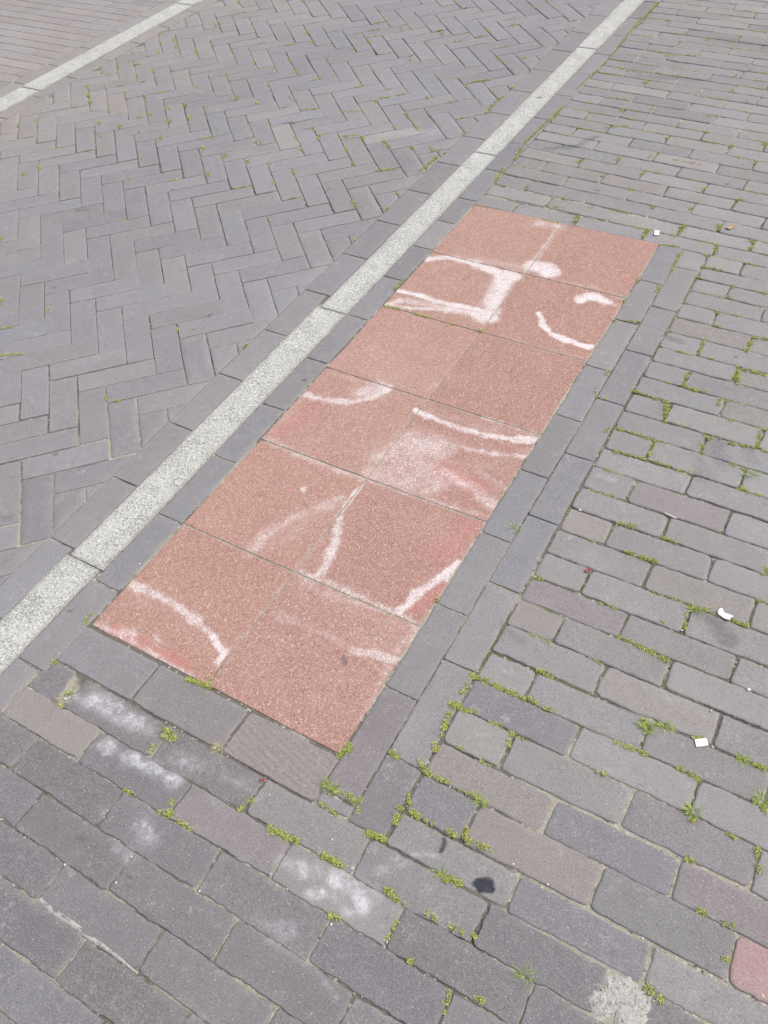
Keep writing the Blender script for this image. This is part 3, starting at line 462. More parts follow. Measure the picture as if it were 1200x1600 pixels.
for ylo, yhi, ph, reg, num in rows:
    xs = 74.4 if reg == 'beside' else (-.4 if reg == 'beyond' else -1.6)
    pitch = 20.95 if reg != 'front' else 21.3
    j = ph
    while j - pitch > xs + 1.5: j -= pitch
    while j <= xs + 1.5: j += pitch
    a = xs; order = 0
    gx = {'beside': .19, 'beyond': .18, 'front': .14}[reg]; gy = {'beside': .12, 'beyond': .11, 'front': .085}[reg]
    while a < X1:
        b = min(j + rng.uniform(-.35, .35), X1) if j < X1 else X1
        order += 1; mx = (a + b) / 2; sl = slope_at((ylo + yhi) / 2); dy = sl * (mx - 74) if reg == 'beyond' else 0.0
        jy = rng.uniform(-.15, .15)
        aa = a + (gx if order > 1 else .15); bb = b - gx
        if reg == 'front' and num == 1:
            if order == 1: bb = min(bb, 5.4)
            if 93.3 < mx < 115.5 and bb > 108: bb = 112.3
            if order and abs(a - 115.7) < 1.5: aa = 118.6
        add_rect('paving_brick', aa, bb, ylo + gy + dy + jy, yhi - gy + dy + jy, (reg, num, order), 'bond' if reg != 'front' else 'front', sl if reg == 'beyond' else 0.0)
        a = b; j += pitch

# --- wide bricks in front of the red tiles
for i, (a, b) in enumerate([(-1.0, 18.7), (19.1, 40.2), (40.7, 60.2)]):
    add_rect('wide_brick', a, b, -9.3, -.45, ('wide', i, 0), 'wide' if i < 2 else 'ridged')
add_rect('wide_brick', 60.6, 67.0, -9.0, -6.9, ('wide', 3, 0), 'wide')

# --- border bricks: two columns right of the tiles
c1 = [-6.5, 15.6, 36.4, 57.2, 77.8, 98.3, 118.8, 140.0, 160.1, 180.0]
for i in range(len(c1) - 1): add_rect('border_brick', 60.3, 66.95, c1[i] + .14, c1[i + 1] - .14, ('inner', i, 0), 'border')
c2 = [-9.2, 4.3, 25.8, 46.0, 66.1, 87.1, 108.0, 128.7, 149.5, 170.3, 179.6]
for i in range(len(c2) - 1): add_rect('border_brick', 67.2, 74.05, c2[i] + .14, c2[i + 1] - .14, ('outer', i, 0), 'border')
# --- between kerb and tiles
c3 = [-138, -117, -96.5, -75.5, -54.5, -33.6, -12.6, 9.0, 29.9, 50.6, 71.1, 91.4, 112.3, 133, 151, 166.9, 182.1, 203]
while c3[-1] < Y1 - 12: c3.append(c3[-1] + 20.9)
for i in range(len(c3) - 1): add_rect('border_brick', -7.2 - (.75 if c3[i] < 8 else 0), -.55 - (1.5 if c3[i] < -13 else 0), c3[i] + .2, c3[i + 1] - .2, ('kerbside', i, 0), 'border')
# --- left of the kerb
y = 13.3 - 7 * 20.9; i = 0
while y < Y1:
    dx = 1.75 if y > 106 else .75 if y > 8 else .1
    add_rect('border_brick', -24.9, -18.15 + dx, y + .18, min(y + 20.9, Y1) - .18, ('kerbleft', i, 0), 'flat'); y += 20.9; i += 1
# --- both sides of the far kerb
y = 3.0 - 7 * 20.9; i = 0
while y < Y1:
    add_rect('border_brick', -213.4, -206.9, y + .18, min(y + 20.9, Y1) - .18, ('farright', i, 0), 'flat')
    add_rect('border_brick', -233.2, -226.6, y + 8.18, min(y + 28.9, Y1) - .18, ('farleft', i, 0), 'flat'); y += 20.9; i += 1
# --- running bond beyond the far kerb
y = Y0; k = 0
while y < Y1 - 6:
    x = -233.7; j = -240 - (k % 2) * 10.4; n_ = 0
    while x > X0:
        nxt = max(j, X0); n_ += 1
        add_rect('paving_brick', nxt + .2, x - .2, y + .15, y + 6.75, ('far', k, n_), 'flat')
        x = nxt; j -= 20.9
    y += 6.9; k += 1

# --- herringbone field
HW, HL = 5.25, 14.95                # half steps of the 45 degree pattern along x and y
def herr(jr, k):
    tx = -49.7 - 10.53 * k; ty = 28.6 + 29.9 * jr
    return tx, ty + (.9 * math.sin(jr * 1.3 + k * .07) * .4)
for jr in range(-7, 16):
    for k in range(-16, 32):
        tx, ty = herr(jr, k)
        if not (-226 < tx < 20): continue
        u = lambda a, b: (tx + a * HW + b * HW, ty - a * HW + b * HW)      # steps of one brick width
        Lw = HL / HW                                                        # brick length in widths
        for typ in ('V', 'H'):
            if typ == 'V': Q = [u(1, 0), u(1, 1), u(Lw + 1, 1), u(Lw + 1, 0)]; cu, cv = 1 + Lw / 2, .5; ang = -math.pi / 4
            else: Q = [u(0, 0), u(1, 0), u(1, Lw), u(0, Lw)]; cu, cv = .5, Lw / 2; ang = math.pi / 4
            jx, jy = rng.uniform(-.13, .13), rng.uniform(-.13, .13)
            cx = tx + (cu + cv) * HW + jx; cy = ty + (cv - cu) * HW + jy
            if not (X0 - 5 < cx < X1 and Y0 - 8 < cy < Y1 + 8): continue
            sg = .07 if (cx > -70 and cy < 75) or cy > 150 else 0
            hx, hy = HL * math.sqrt(2) / 2 - .12 - sg, HW * math.sqrt(2) / 2 - (.095 if typ == 'V' else .08) - sg
            full = rect_poly(cx, cy, ang + rng.uniform(-.006, .006), hx, hy)
            P = clip(full, 1, 0, -25.15); P = clip(P, -1, 0, 206.4) if len(P) > 2 else P
            P = clip(P, 0, 1, Y1) if len(P) > 2 else P; P = clip(P, 0, -1, -Y0) if len(P) > 2 else P
            if len(P) < 3 or abs(poly_area(P)) < 6: continue
            cut = len(P) != 4 or abs(abs(poly_area(P)) - 4 * hx * hy) > .5
            blocks.append(dict(kind='herringbone_brick', cx=cx, cy=cy, ang=ang, hx=hx, hy=hy, poly=P, key=(typ, jr, k), style='herr', rect=not cut))

for b in blocks: b['px'] = seen_px(b['poly'])

# ------------------------------------------------------------------ tints
SPECIAL = [((75, 1125), (.285, .262, .225)), ((450, 1180), (.265, .225, .205)), ((300, 1110), (.225, .205, .20)), ((180, 1040), (.235, .225, .235)),
    ((1172, 1505), (.37, .245, .235)), ((1030, 785), (.27, .235, .225)), ((900, 935), (.245, .215, .22)), ((445, 212), (.33, .315, .29)), ((640, 212), (.33, .315, .295)),
    ((1070, 300), (.30, .28, .265)), ((1100, 255), (.34, .30, .285)), ((590, 178), (.30, .275, .26)), ((530, 1390), (.265, .255, .24)), ((330, 1290), (.235, .21, .205)),
    ((480, 1280), (.245, .235, .225)), ((980, 1380), (.195, .20, .195)), ((740, 1110), (.185, .185, .205)), ((860, 1290), (.19, .195, .21)), ((860, 1430), (.19, .19, .21)),
    ((1000, 900), (.255, .25, .235)), ((1050, 1010), (.255, .24, .225)), ((960, 1450), (.185, .18, .205)), ((1160, 1420), (.235, .21, .205)), ((1020, 1270), (.225, .205, .21)),
    ((700, 1250), (.185, .18, .195)), ((590, 1165), (.215, .19, .195)), ((670, 1130), (.25, .245, .24)), ((985, 505), (.27, .265, .255)), ((1120, 485), (.27, .265, .255)),
    ((430, 172), (.30, .285, .27)), ((285, 120), (.29, .27, .25)), ((180, 155), (.30, .27, .255)), ((1080, 1440), (.235, .215, .21)), ((700, 1450), (.225, .205, .205)), ((660, 380), (.29, .285, .28))]
def inside(P, x, y):
    s = 1 if poly_area(P) > 0 else -1
    for i in range(len(P)):
        a, b = P[i], P[(i + 1) % len(P)]
        if s * ((b[0] - a[0]) * (y - a[1]) - (b[1] - a[1]) * (x - a[0])) < 0: return False
    return True
def p2w(px, py):
    d = [(px - 600) / FPX, (py - 800) / FPX, 1.0]
    v = [sum(RW[r][k] * d[r] for r in range(3)) for k in range(3)]
    t = -CW[2] / v[2]; return CW[0] + t * v[0], CW[1] + t * v[1]
SP = [(p2w(*a), c) for a, c in SPECIAL]
def tint_of(b):
    for (x, y), c in SP:
        if abs(x - b['cx']) < 16 and abs(y - b['cy']) < 16 and inside(b['poly'], x, y):
            k = 1.0 if c[0] > .35 and c[2] < .25 else .6
            av = sum(c) / 3 * .45 + .222 * .55; g0 = (1.03, 1.0, .985)
            return tuple(c[i] * k + av * g0[i] * (1 - k) for i in range(3)), True
    base = {'bond': (.247, .244, .236), 'front': (.174, .171, .174), 'border': (.224, .224, .226), 'wide': (.226, .224, .226), 'ridged': (.250, .228, .210), 'herr': (.232, .231, .236), 'flat': (.230, .229, .232)}[b['style']]
    # tint shifts paler and browner towards the far left
    f = min(1, max(0, (-b['cx'] - 130) / 90)); warm = (.285, .270, .255)
    base = tuple(base[i] * (1 - f) + warm[i] * f for i in range(3))
    g = math.exp(rng.gauss(0, .038 if b['style'] in ('herr', 'flat') else .055)); h = rng.gauss(0, .012 if b['style'] in ('herr', 'flat') else .017)
    g *= 1 + .07 * float(noise(np.array([b['cx'] / 38.0]), np.array([b['cy'] / 38.0]), 55)[0])
    return (base[0] * g * (1 + h) * 1.07, base[1] * g * 1.055, base[2] * g * (1 - h) * 1.05), False

def colour_word(c):
    l = sum(c) / 3; r = c[0] / c[2]
    tone = 'pink' if r > 1.6 else 'brownish' if r > 1.22 else 'warm grey' if r > 1.09 else 'bluish grey' if r < .96 else 'grey'
    if tone in ('pink',): return 'pinkish red'
    return ('pale ' if l > .25 else 'dark ' if l < .2 else '') + tone

ORD = ['zeroth', 'first', 'second', 'third', 'fourth', 'fifth', 'sixth', 'seventh', 'eighth', 'ninth', 'tenth', 'eleventh', 'twelfth', 'thirteenth', 'fourteenth', 'fifteenth', 'sixteenth', 'seventeenth', 'eighteenth', 'nineteenth', 'twentieth']
TENS = {2: 'twenty', 3: 'thirty', 4: 'forty', 5: 'fifty'}
def ordn(n):
    if n < 21: return ORD[n]
    if n % 10 == 0: return {30: 'thirtieth', 40: 'fortieth', 50: 'fiftieth'}[n]
    return TENS[n // 10] + '-' + ORD[n % 10]

# ------------------------------------------------------------------ which blocks become objects of their own
QUOTA = 300
things = []
for kind in ('paving_brick', 'herringbone_brick', 'border_brick', 'wide_brick'):
    L = sorted([b for b in blocks if b['kind'] == kind and b['px'] > 40], key=lambda b: -b['px'])
    print(kind, 'in view', len(L))
    for b in L[:QUOTA]: b['thing'] = True; things.append(b)

STY = {  # corner radius range, edge rounding, drop, wobble, height jitter, tilt
    'bond': ((.4, 1.35), .45, .30, .15, .11, .006), 'front': ((.15, .9), .34, .22, .20, .10, .006), 'border': ((.15, .5), .28, .2, .08, .05, .002),
    'wide': ((.3, .9), .4, .3, .11, .05, .002), 'ridged': ((.3, .8), .4, .3, .09, .03, .002), 'herr': ((.08, .4), .16, .12, .06, .06, .002), 'flat': ((.08, .35), .2, .15, .05, .04, .001)}

def build(b, fine):
    (r0, r1), re, drop, wob, hj, tl = STY[b['style']]
    c, sp = tint_of(b); b['tint'] = c; seed = rng.randrange(1, 99999)
    q = w2p(b['cx'], b['cy']); near = q is not None and q[1] > 560
    has = strokes(np.array([p[0] for p in b['poly']] + [b['cx']]), np.array([p[1] for p in b['poly']] + [b['cy']]), EFFL + DARK).max() >= 0
    lo_x, hi_x = min(p[0] for p in b['poly']), max(p[0] for p in b['poly']); lo_y, hi_y = min(p[1] for p in b['poly']), max(p[1] for p in b['poly'])
    marked = any(not (max(p[0] for p in s[0]) + s[1] < lo_x or min(p[0] for p in s[0]) - s[1] > hi_x or max(p[1] for p in s[0]) + s[1] < lo_y or min(p[1] for p in s[0]) - s[1] > hi_y) for s in EFFL + DARK)
    z0 = rng.uniform(-hj, hj) - .02
    dust = rng.uniform(.15, .6)
    if b['rect']:
        step = (.35 if marked else .8 if near else 1.6) if fine else 5.0
        rc = [min(rng.uniform(r0, r1), b['hx'] * .8, b['hy'] * .8) for _ in range(4)]
        W, F, T, M = block(b['cx'], b['cy'], b['ang'] + rng.uniform(-.007, .007) * (1 if b['style'] in ('bond', 'front') else .5), b['hx'], b['hy'], rc, min(re, b['hy'] * .5), drop, step, c, seed, wob, z0,
                           (rng.uniform(-tl, tl), rng.uniform(-tl * 2, tl * 2)), 4.0, .04, brick_marks if (marked and fine) else None, .16 if b['style'] == 'ridged' else 0.0, dust)
        return W, F, T, M, (b['cx'], b['cy'])
    return polyblock(b['poly'], re, drop, c, seed, wob, z0, 4.0, brick_marks if marked else None, dust, 1.0 if fine else 4.0)

def tag(o, label=None, cat=None, group=None, kind=None):
    if label: o['label'] = label
    if cat: o['category'] = cat
    if group: o['group'] = group
    if kind: o['kind'] = kind

# ordering numbers for the labels
beside0 = min(b['key'][1] for b in things if b['key'][0] == 'beside')
hr0 = min(b['key'][1] for b in things if b['kind'] == 'herringbone_brick')
hrank = {}
for typ in 'VH':
    for jr in range(-7, 16):
        L = sorted([b for b in blocks if b['kind'] == 'herringbone_brick' and b['key'][:2] == (typ, jr) and b['px'] > 0], key=lambda b: -b['cx'])
        for i, b in enumerate(L): hrank[id(b)] = i + 1
crank = {}
for reg in ('inner', 'outer', 'kerbside', 'kerbleft', 'farright', 'farleft'):
    L = sorted([b for b in blocks if b['kind'] == 'border_brick' and b['key'][0] == reg and b['px'] > 40], key=lambda b: b['cy'])
    for i, b in enumerate(L): crank[id(b)] = i + 1
frank = {}
L = sorted({b['key'][1] for b in blocks if b['key'][0] == 'far' and b['px'] > 0})
for b in blocks:
    if b['key'][0] == 'far' and b['px'] > 0: frank[id(b)] = L.index(b['key'][1]) + 1

def label_of(b):
    k = b['key']; cw = colour_word(b['tint'])
    if b['kind'] == 'paving_brick':
        if k[0] == 'beside': return f"{cw} brick, {ordn(k[2])} right of the border in row {ordn(k[1])} beside the tiles", 'running bond bricks beside the red tiles'
        if k[0] == 'beyond': return f"{cw} brick, {ordn(k[2])} from the kerb in row {ordn(k[1])} beyond the tiles' far end", 'running bond bricks beyond the red tiles'
        if k[0] == 'front':
            return f"{cw} brick, {ordn(k[2])} from the kerb side in row {ordn(k[1])} below the wide bricks", 'running bond bricks in front of the red tiles'
        return f"{cw} brick beyond the far white kerb, {ordn(k[2])} from it in row {ordn(frank[id(b)])}", 'bricks beyond the far white kerb'
    if b['kind'] == 'herringbone_brick':
        sh = 'upright' if k[0] == 'V' else 'sloping'
        cut = ' cut' if not b['rect'] else ''
        return f"{sh}{cut} {cw} brick, {ordn(hrank[id(b)])} from the near kerb in herringbone row {ordn(k[1] - hr0 + 1)}", 'herringbone bricks between the two white kerbs'
    if b['kind'] == 'wide_brick':
        return [f"wide grey brick under the left red tile's near edge", "wide dark grey brick at the middle of the tiles' near edge", "wide brown brick with diagonal grooves under the right red tile", "small broken grey piece between the grooved brick and the border"][k[1]], 'wide bricks along the near edge of the tiles'
    where = {'inner': 'touching the red tiles on their right', 'outer': 'in second column right of tiles', 'kerbside': "on the near kerb's right side",
             'kerbleft': "on the near kerb's left side", 'farright': "on the far kerb's near side", 'farleft': "on the far kerb's far side"}[k[0]]
    return f"{cw} brick {where}, {ordn(crank[id(b)])} from front", 'border bricks ' + where

SV, SF, STT, SM, soff = [], [], [], [], 0
for b in blocks:
    fine = b.get('thing', False)
    W, F, T, M, c = build(b, fine or b['px'] > 40)
    if fine:
        W = W * CM
        o = link(b['kind'], mesh_from(b['kind'], W, F, MB, T, M), (c[0] * CM, c[1] * CM, 0))
        lb, gr = label_of(b)
        tag(o, lb, 'brick', gr)
    else:
        W = W + np.array([c[0], c[1], 0]); SV.append(W * CM); STT.append(T); SM.append(M)
        SF += [[i + soff for i in f] for f in F]; soff += len(W)
o = link("outer_paving", mesh_from("outer_paving", np.concatenate(SV), SF, MB, np.concatenate(STT), np.concatenate(SM)))
tag(o, "grey brick paving continuing past the counted bricks to the edges", 'paving', kind='stuff')

# ------------------------------------------------------------------ white kerb stones
def kerb(x0, x1, y0, y1, label, group, chip=False):
    seed = rng.randrange(9999); cx, cy = (x0 + x1) / 2, (y0 + y1) / 2
    W, F, T, M = block(cx, cy, 0, (x1 - x0) / 2, (y1 - y0) / 2 - .0, [.35, .35, .35, .35],    .22, .14, .8, (.55, .565, .52), seed, .10, .03, (0, 0), 5.0, .03, brick_marks, 0, .95)
    M[:, 0] = 0
    # edges stained by the neighbours
    wx, wy = W[:, 0] + cx, W[:, 1] + cy
    e = np.minimum(wx - x0, x1 - wx); M[:, 2] = np.maximum(M[:, 2], .9 * np.clip(1 - (e + .35 * noise(wx * .5, wy * .5, 3) + .2 * noise(wx * 2, wy * 2, 4)) / .55, 0, 1))
    if chip:   # the end is broken off in a curved line
        top_ = W[:, 2] > -1; f = np.clip(1 - (y1 - wy) / 3.0, 0, 1); W[:, 1] -= np.where((x1 - wx) < 5.5, f * (np.sin((x1 - wx) / 5.5 * math.pi)) * .7, 0)
    o = link('kerb_stone', mesh_from('kerb_stone', W * CM, F, MK, T, M), (cx * CM, cy * CM, 0)); tag(o, label, 'kerb stone', group)
g1 = 'white kerb stones of the near line'; g2 = 'white kerb stones of the far line'
kerb(-17.9, -8.1, -138, 11.5 + .08, "white speckled kerb stone nearest the viewer, cut off by the left photo edge", g1)
kerb(-17.2, -7.4, 11.7, 112.0, "white speckled kerb stone running beside the nearer red tiles", g1)
kerb(-16.1, -7.3, 112.2, 212.4, "white speckled kerb stone passing the far end of the red tiles", g1)
kerb(-16.1, -7.4, 212.7, 311.6, "white speckled kerb stone beyond the red tiles, with a dark spot", g1)
kerb(-16.3, -7.4, 311.9, 411.5, "farthest white kerb stone of the near line, reaching the top photo edge", g1)
kerb(-225.9, -214.2, 96.5, 196.3, "white speckled kerb stone of the far line at the left photo edge", g2)
kerb(-225.9, -214.2, 196.7, 303.0, "long white kerb stone in the middle of the far line", g2)
kerb(-225.9, -214.2, 303.4, 403.0, "white kerb stone of the far line at the top photo edge", g2)

# ------------------------------------------------------------------ red tiles
TT = [[(0.407, 0.265, 0.212), (0.387, 0.243, 0.195)], [(0.402, 0.262, 0.208), (0.385, 0.241, 0.193)], [(0.418, 0.271, 0.222), (0.376, 0.235, 0.191)], [(0.407, 0.262, 0.211), (0.378, 0.235, 0.191)], [(0.407, 0.259, 0.204), (0.383, 0.238, 0.195)], [(0.397, 0.25, 0.196), (0.39, 0.243, 0.197)]]
TL = [["paler red tile at the far left corner with chalk smudge on its right corner", "red tile at the far right corner with white chalk blob at its near left corner"],
      ["red tile with a thick white chalk square bracket, in the left column", "red tile with a short curved chalk line and white dab, in the right column"],
      ["pale pinkish tile almost without chalk, third from the far end on the left", "plain dark red tile without chalk, third from the far end on the right"],
      ["red tile with a pale chalk crescent along its far side, in the left column", "red tile with a large cloudy white chalk patch and streaks, in the right column"],
      ["red tile with a small light grey spot and faint chalk arc at its near corner", "red tile with a chalk ring round its left, near and right sides"],
      ["red tile at the near left corner with a long curved chalk stroke", "red tile at the near right corner with a small dark grey gum spot"]]
for r in range(6):
    for c in range(2):
        x0 = c * 30 + .15; y1 = 180 - r * 30 - .15; cx, cy = x0 + 14.85, y1 - 14.85
        W, F, T, M = block(cx, cy, rng.uniform(-.002, .002), 14.83, 14.83, [.25, .25, .25, .25], .16, .14, .32, TT[r][c], 100 + r * 2 + c, .05, rng.uniform(-.03, .05), (0, 0), 4.5, .02, tile_marks, 0, 0)
        o = link('red_tile', mesh_from('red_tile', W * CM, F, MT, T, M), (cx * CM, cy * CM, 0)); tag(o, TL[r][c], 'paving tile', 'red square tiles in two columns of six')

# ------------------------------------------------------------------ joint sand under everything, outer ground
st = 1.6
xs = np.arange(X0 - 5, X1 + 5 + st, st); ys = np.arange(Y0 - 5, Y1 + 5 + st, st)
GX, GY = np.meshgrid(xs, ys, indexing='xy'); nx, ny = len(xs), len(ys); gx, gy = GX.ravel(), GY.ravel()
light = np.full_like(gx, .22)
light = np.maximum(light, .95 * np.clip((gx + gy * .2 - 88) / 8, 0, 1) * np.clip((24 - gy) / 10, 0, 1))            # pale sand, lower right
light = np.maximum(light, .9 * np.clip((gx + 62) / 25, 0, 1) * np.clip((-22 - gx) / 2, 0, 1) * np.clip((85 - gy) / 20, .25, 1))   # pale joints left of the kerb
light = np.maximum(light, .48 * np.clip((-8 - gy) / 4, 0, 1) * np.clip((90 - gx) / 10, 0, 1))
light = np.maximum(light, .5 * np.clip((gx + 8.5) / 1, 0, 1) * np.clip((1.5 - gx) / 1, 0, 1))
light = np.maximum(light, .85 * np.clip((gx - .5) / 1, 0, 1) * np.clip((60.5 - gx) / 1, 0, 1) * np.clip((gy - .5) / 1, 0, 1) * np.clip((180 - gy) / 1, 0, 1))
light = np.maximum(light, .4 * np.clip((gx - 60) / 1, 0, 1) * np.clip((74 - gx) / 1, 0, 1))
light = np.maximum(light, .75 * np.clip((-195 - gx) / 25, 0, 1))
light = np.maximum(light, .5 * np.clip((gy - 130) / 60, 0, 1))
light = light + .32 * noise(gx * .06, gy * .06, 71) + .28 * noise(gx * .25, gy * .25, 72)
mossy = np.clip(.25 + .35 * np.clip((gx - 62) / 8, 0, 1) * np.clip((gy - 15) / 10, 0, 1) + .3 * np.clip((gy - 165) / 40, 0, 1), 0, 1) + .15 * noise(gx * .1, gy * .1, 73)
gz = -.42 + .30 * np.clip(light, 0, 1) + .22 * noise(gx * .2, gy * .2, 74) + .10 * noise(gx * .6, gy * .6, 75)
tile = (gx > 0) & (gx < 60) & (gy > 0) & (gy < 180); gz = np.minimum(gz, -.30); gz = np.where(tile, -.16, gz)
V = np.stack([gx, gy, gz], 1) * CM
idx = np.arange(nx * ny).reshape(ny, nx); F = np.stack([idx[:-1, :-1], idx[:-1, 1:], idx[1:, 1:], idx[1:, :-1]], -1).reshape(-1, 4).tolist()
T = np.ones((len(V), 4)); T[:, 0] = np.clip(light, 0, 1); T[:, 1] = np.clip(mossy, 0, 1)
o = link('ground', mesh_from('ground', V, F, MS, T)); tag(o, kind='structure')
B = 3000.0; a, b_, c_, d_ = X0, X1, Y0, Y1
V = np.array([(-B, -B, 0), (B, -B, 0), (B, B, 0), (-B, B, 0), (a, c_, 0), (b_, c_, 0), (b_, d_, 0), (a, d_, 0)], float); V[:, 2] = -.25
o = link('ground_beyond', mesh_from('ground_beyond', V * CM, [[0, 1, 5, 4], [1, 2, 6, 5], [2, 3, 7, 6], [3, 0, 4, 7]], MO, smooth=False)); tag(o, kind='structure')

# ------------------------------------------------------------------ moss in the joints
def leaf_tri(V, F, x, y, z, L, wd, az, el, curl=0.0):
    dx, dy = math.cos(az), math.sin(az); i = len(V)
    px, py = -dy * wd / 2, dx * wd / 2; ce, se = math.cos(el), math.sin(el)
    mx, my, mz = x + dx * L * .5 * ce, y + dy * L * .5 * ce, z + L * .5 * se
    ex, ey, ez = x + dx * L * (ce + curl * .3), y + dy * L * (ce + curl * .3), z + L * se * (1 - curl)
    V += [(x - px * .6, y - py * .6, z), (x + px * .6, y + py * .6, z), (mx + px, my + py, mz), (mx - px, my - py, mz), (ex, ey, ez)]
    F += [[i, i + 1, i + 2, i + 3], [i + 3, i + 2, i + 4]]
V, F = [], []
mr = random.Random(11)
def moss_seg(x0, y0, x1, y1, dens, width):
    L = math.hypot(x1 - x0, y1 - y0); n_ = int((L + .8) * (22 + 26 * dens)); ph = mr.uniform(0, 9)
    tx, ty = ((x1 - x0) / (L + 1e-6), (y1 - y0) / (L + 1e-6))
    for _ in range(n_):
        t = mr.uniform(-.3, L + .3)
        if math.sin(t * 2.1 + ph) + math.sin(t * 4.7 + ph * 2) < -1.3 + .55 * (3 - dens) * mr.random(): continue
        g = mr.gauss(0, 1) * width * .36
        x = x0 + tx * t - ty * g; y = y0 + ty * t + tx * g
        z = -.22 + mr.uniform(0, .34 + .05 * dens) - abs(g) * .12
        leaf_tri(V, F, x, y, z, mr.uniform(.18, .42), mr.uniform(.08, .17), mr.uniform(0, 6.283), mr.uniform(.2, 1.3))
for x0, y0, x1, y1, d in MOSS:
    far = y0 > 185 or x0 < -30
    moss_seg(x0, y0, x1, y1, d, (.34 + .17 * d) * (1.5 if far else 1.0))
# smaller growth along joints of the running bond field, denser away from the viewer
for b in blocks:
    if b['px'] <= 0 or b['key'][0] not in ('beside', 'beyond'): continue
    for e in range(2):
        pr = .22 if b['key'][0] == 'beside' else .5
        if b['cy'] < 25: pr = .16
        if mr.random() > pr: continue
        yy = b['poly'][0][1] - .3; xa = b['poly'][0][0]; xb = b['poly'][1][0]
        s_ = mr.uniform(xa, xb - 2); l_ = mr.uniform(1, 7)
        ty_ = (b['poly'][1][1] - b['poly'][0][1]) / (xb - xa + 1e-6)
        moss_seg(s_, yy + ty_ * (s_ - xa), min(s_ + l_, xb), yy + ty_ * (min(s_ + l_, xb) - xa), mr.choice([.2, .5, 1.1]), .5)
# thin growth in the herringbone joints
for b in blocks:
    if b['px'] <= 0 or b['kind'] != 'herringbone_brick': continue
    pr = .05 + .7 * min(1, max(0, (b['cy'] - 130) / 80))
    if mr.random() > pr: continue
    P = b['poly']; i = mr.randrange(len(P)); a_, c_ = P[i], P[(i + 1) % len(P)]; t0 = mr.random() * .7; t1 = t0 + mr.uniform(.08, .3)
    moss_seg(a_[0] + (c_[0] - a_[0]) * t0, a_[1] + (c_[1] - a_[1]) * t0, a_[0] + (c_[0] - a_[0]) * t1, a_[1] + (c_[1] - a_[1]) * t1, mr.choice([.6, 1.3, 2.4]), .75)
o = link('moss', mesh_from('moss', [tuple(c * CM for c in v) for v in V], F, MM, smooth=False)); tag(o, "yellow-green moss growing in the joints between bricks", 'moss', kind='stuff')
print('moss leaves', len(F) // 2)

# ------------------------------------------------------------------ loose grit and crumbs lying in the joints
def grit(name, mat, per_cm, size, seed, label, pick=1.0):
    V, F = [], []; g = random.Random(seed)
    for b in blocks:
        if b['px'] <= 60: continue
        P = b['poly']; q = w2p(b['cx'], b['cy']); far = q[1] < 500
        if far and g.random() < .5: continue
        for i in range(len(P)):
            a_, c_ = P[i], P[(i + 1) % len(P)]; L = math.hypot(c_[0] - a_[0], c_[1] - a_[1])
            for _ in range(int(L * per_cm * g.random() ** 1.5 * 2 + g.random())):
                t = g.random(); x = a_[0] + (c_[0] - a_[0]) * t; y = a_[1] + (c_[1] - a_[1]) * t
                nx_, ny_ = (c_[1] - a_[1]) / (L + 1e-6), -(c_[0] - a_[0]) / (L + 1e-6); o_ = g.gauss(.08, .16)
                x += nx_ * o_; y += ny_ * o_; r = size * math.exp(g.gauss(0, .45)); z = -.16 + g.uniform(-.12, .10); k = len(V)
                a0 = g.uniform(0, 3)
                V += [((x + r * math.cos(a0 + h) * g.uniform(.6, 1.2)) * CM, (y + r * math.sin(a0 + h) * g.uniform(.6, 1.2)) * CM, z * CM) for h in (0, 1.57, 3.14, 4.71)]
                V += [(x * CM, y * CM, (z + r * .7) * CM), (x * CM, y * CM, (z - r) * CM)]
                F += [[k, k + 1, k + 4], [k + 1, k + 2, k + 4], [k + 2, k + 3, k + 4], [k + 3, k, k + 4], [k + 1, k, k + 5], [k + 2, k + 1, k + 5], [k + 3, k + 2, k + 5], [k, k + 3, k + 5]]
    o = link(name, mesh_from(name, V, F, mat, smooth=False)); tag(o, label, 'grit', kind='stuff'); print(name, len(F) // 8)
MCR = mat_leaf("joint_crumbs", [(.09, .08, .06), (.17, .15, .12), (.28, .26, .21), (.40, .38, .32), (.22, .23, .11), (.52, .50, .43)])
grit('joint_grit', MCR, .9, .085, 21, "fine sand and crumbs lying in the brick joints")

# ------------------------------------------------------------------ grass tufts
tl = ["green grass tuft with spread blades, on the joint above the white paper chip", "thin grass tuft right beside the spreading tuft above the paper chip", "dense bright green grass cushion between bricks below the white paper chip", "green grass cushion in the joint at the right photo edge",
      "small star-shaped grass tuft in a joint at the bottom, right of centre", "thin green grass tuft left of the white petal", "straw-coloured grass tuft touching the white petal's joint", "bright grass tuft in a cross joint near the right photo edge, above mid-height", "short green tuft just below the bright tuft at the right edge",
      "short grass tuft at a brick corner above the tar spot", "long pale grass blades lying left above the tar spot", "grass tuft at the grooved brown brick's right end", "small grass tuft at the near right corner of the red tiles",
      "short fine grass at the near end between the two tile columns", "tiny green tuft between the two border columns beside the tiles", "dark green tuft in the joint right of the white paper chip", "dry matted straw tuft in a cross joint right of the border",
      "few dry blades by the joint of the two wide bricks", "small green tuft in a cross joint right of the far border end", "small dry tuft beyond the tiles' far right corner", "bright green tuft in the herringbone near the upper kerb", "green tuft in the far running bond near the right photo edge"]
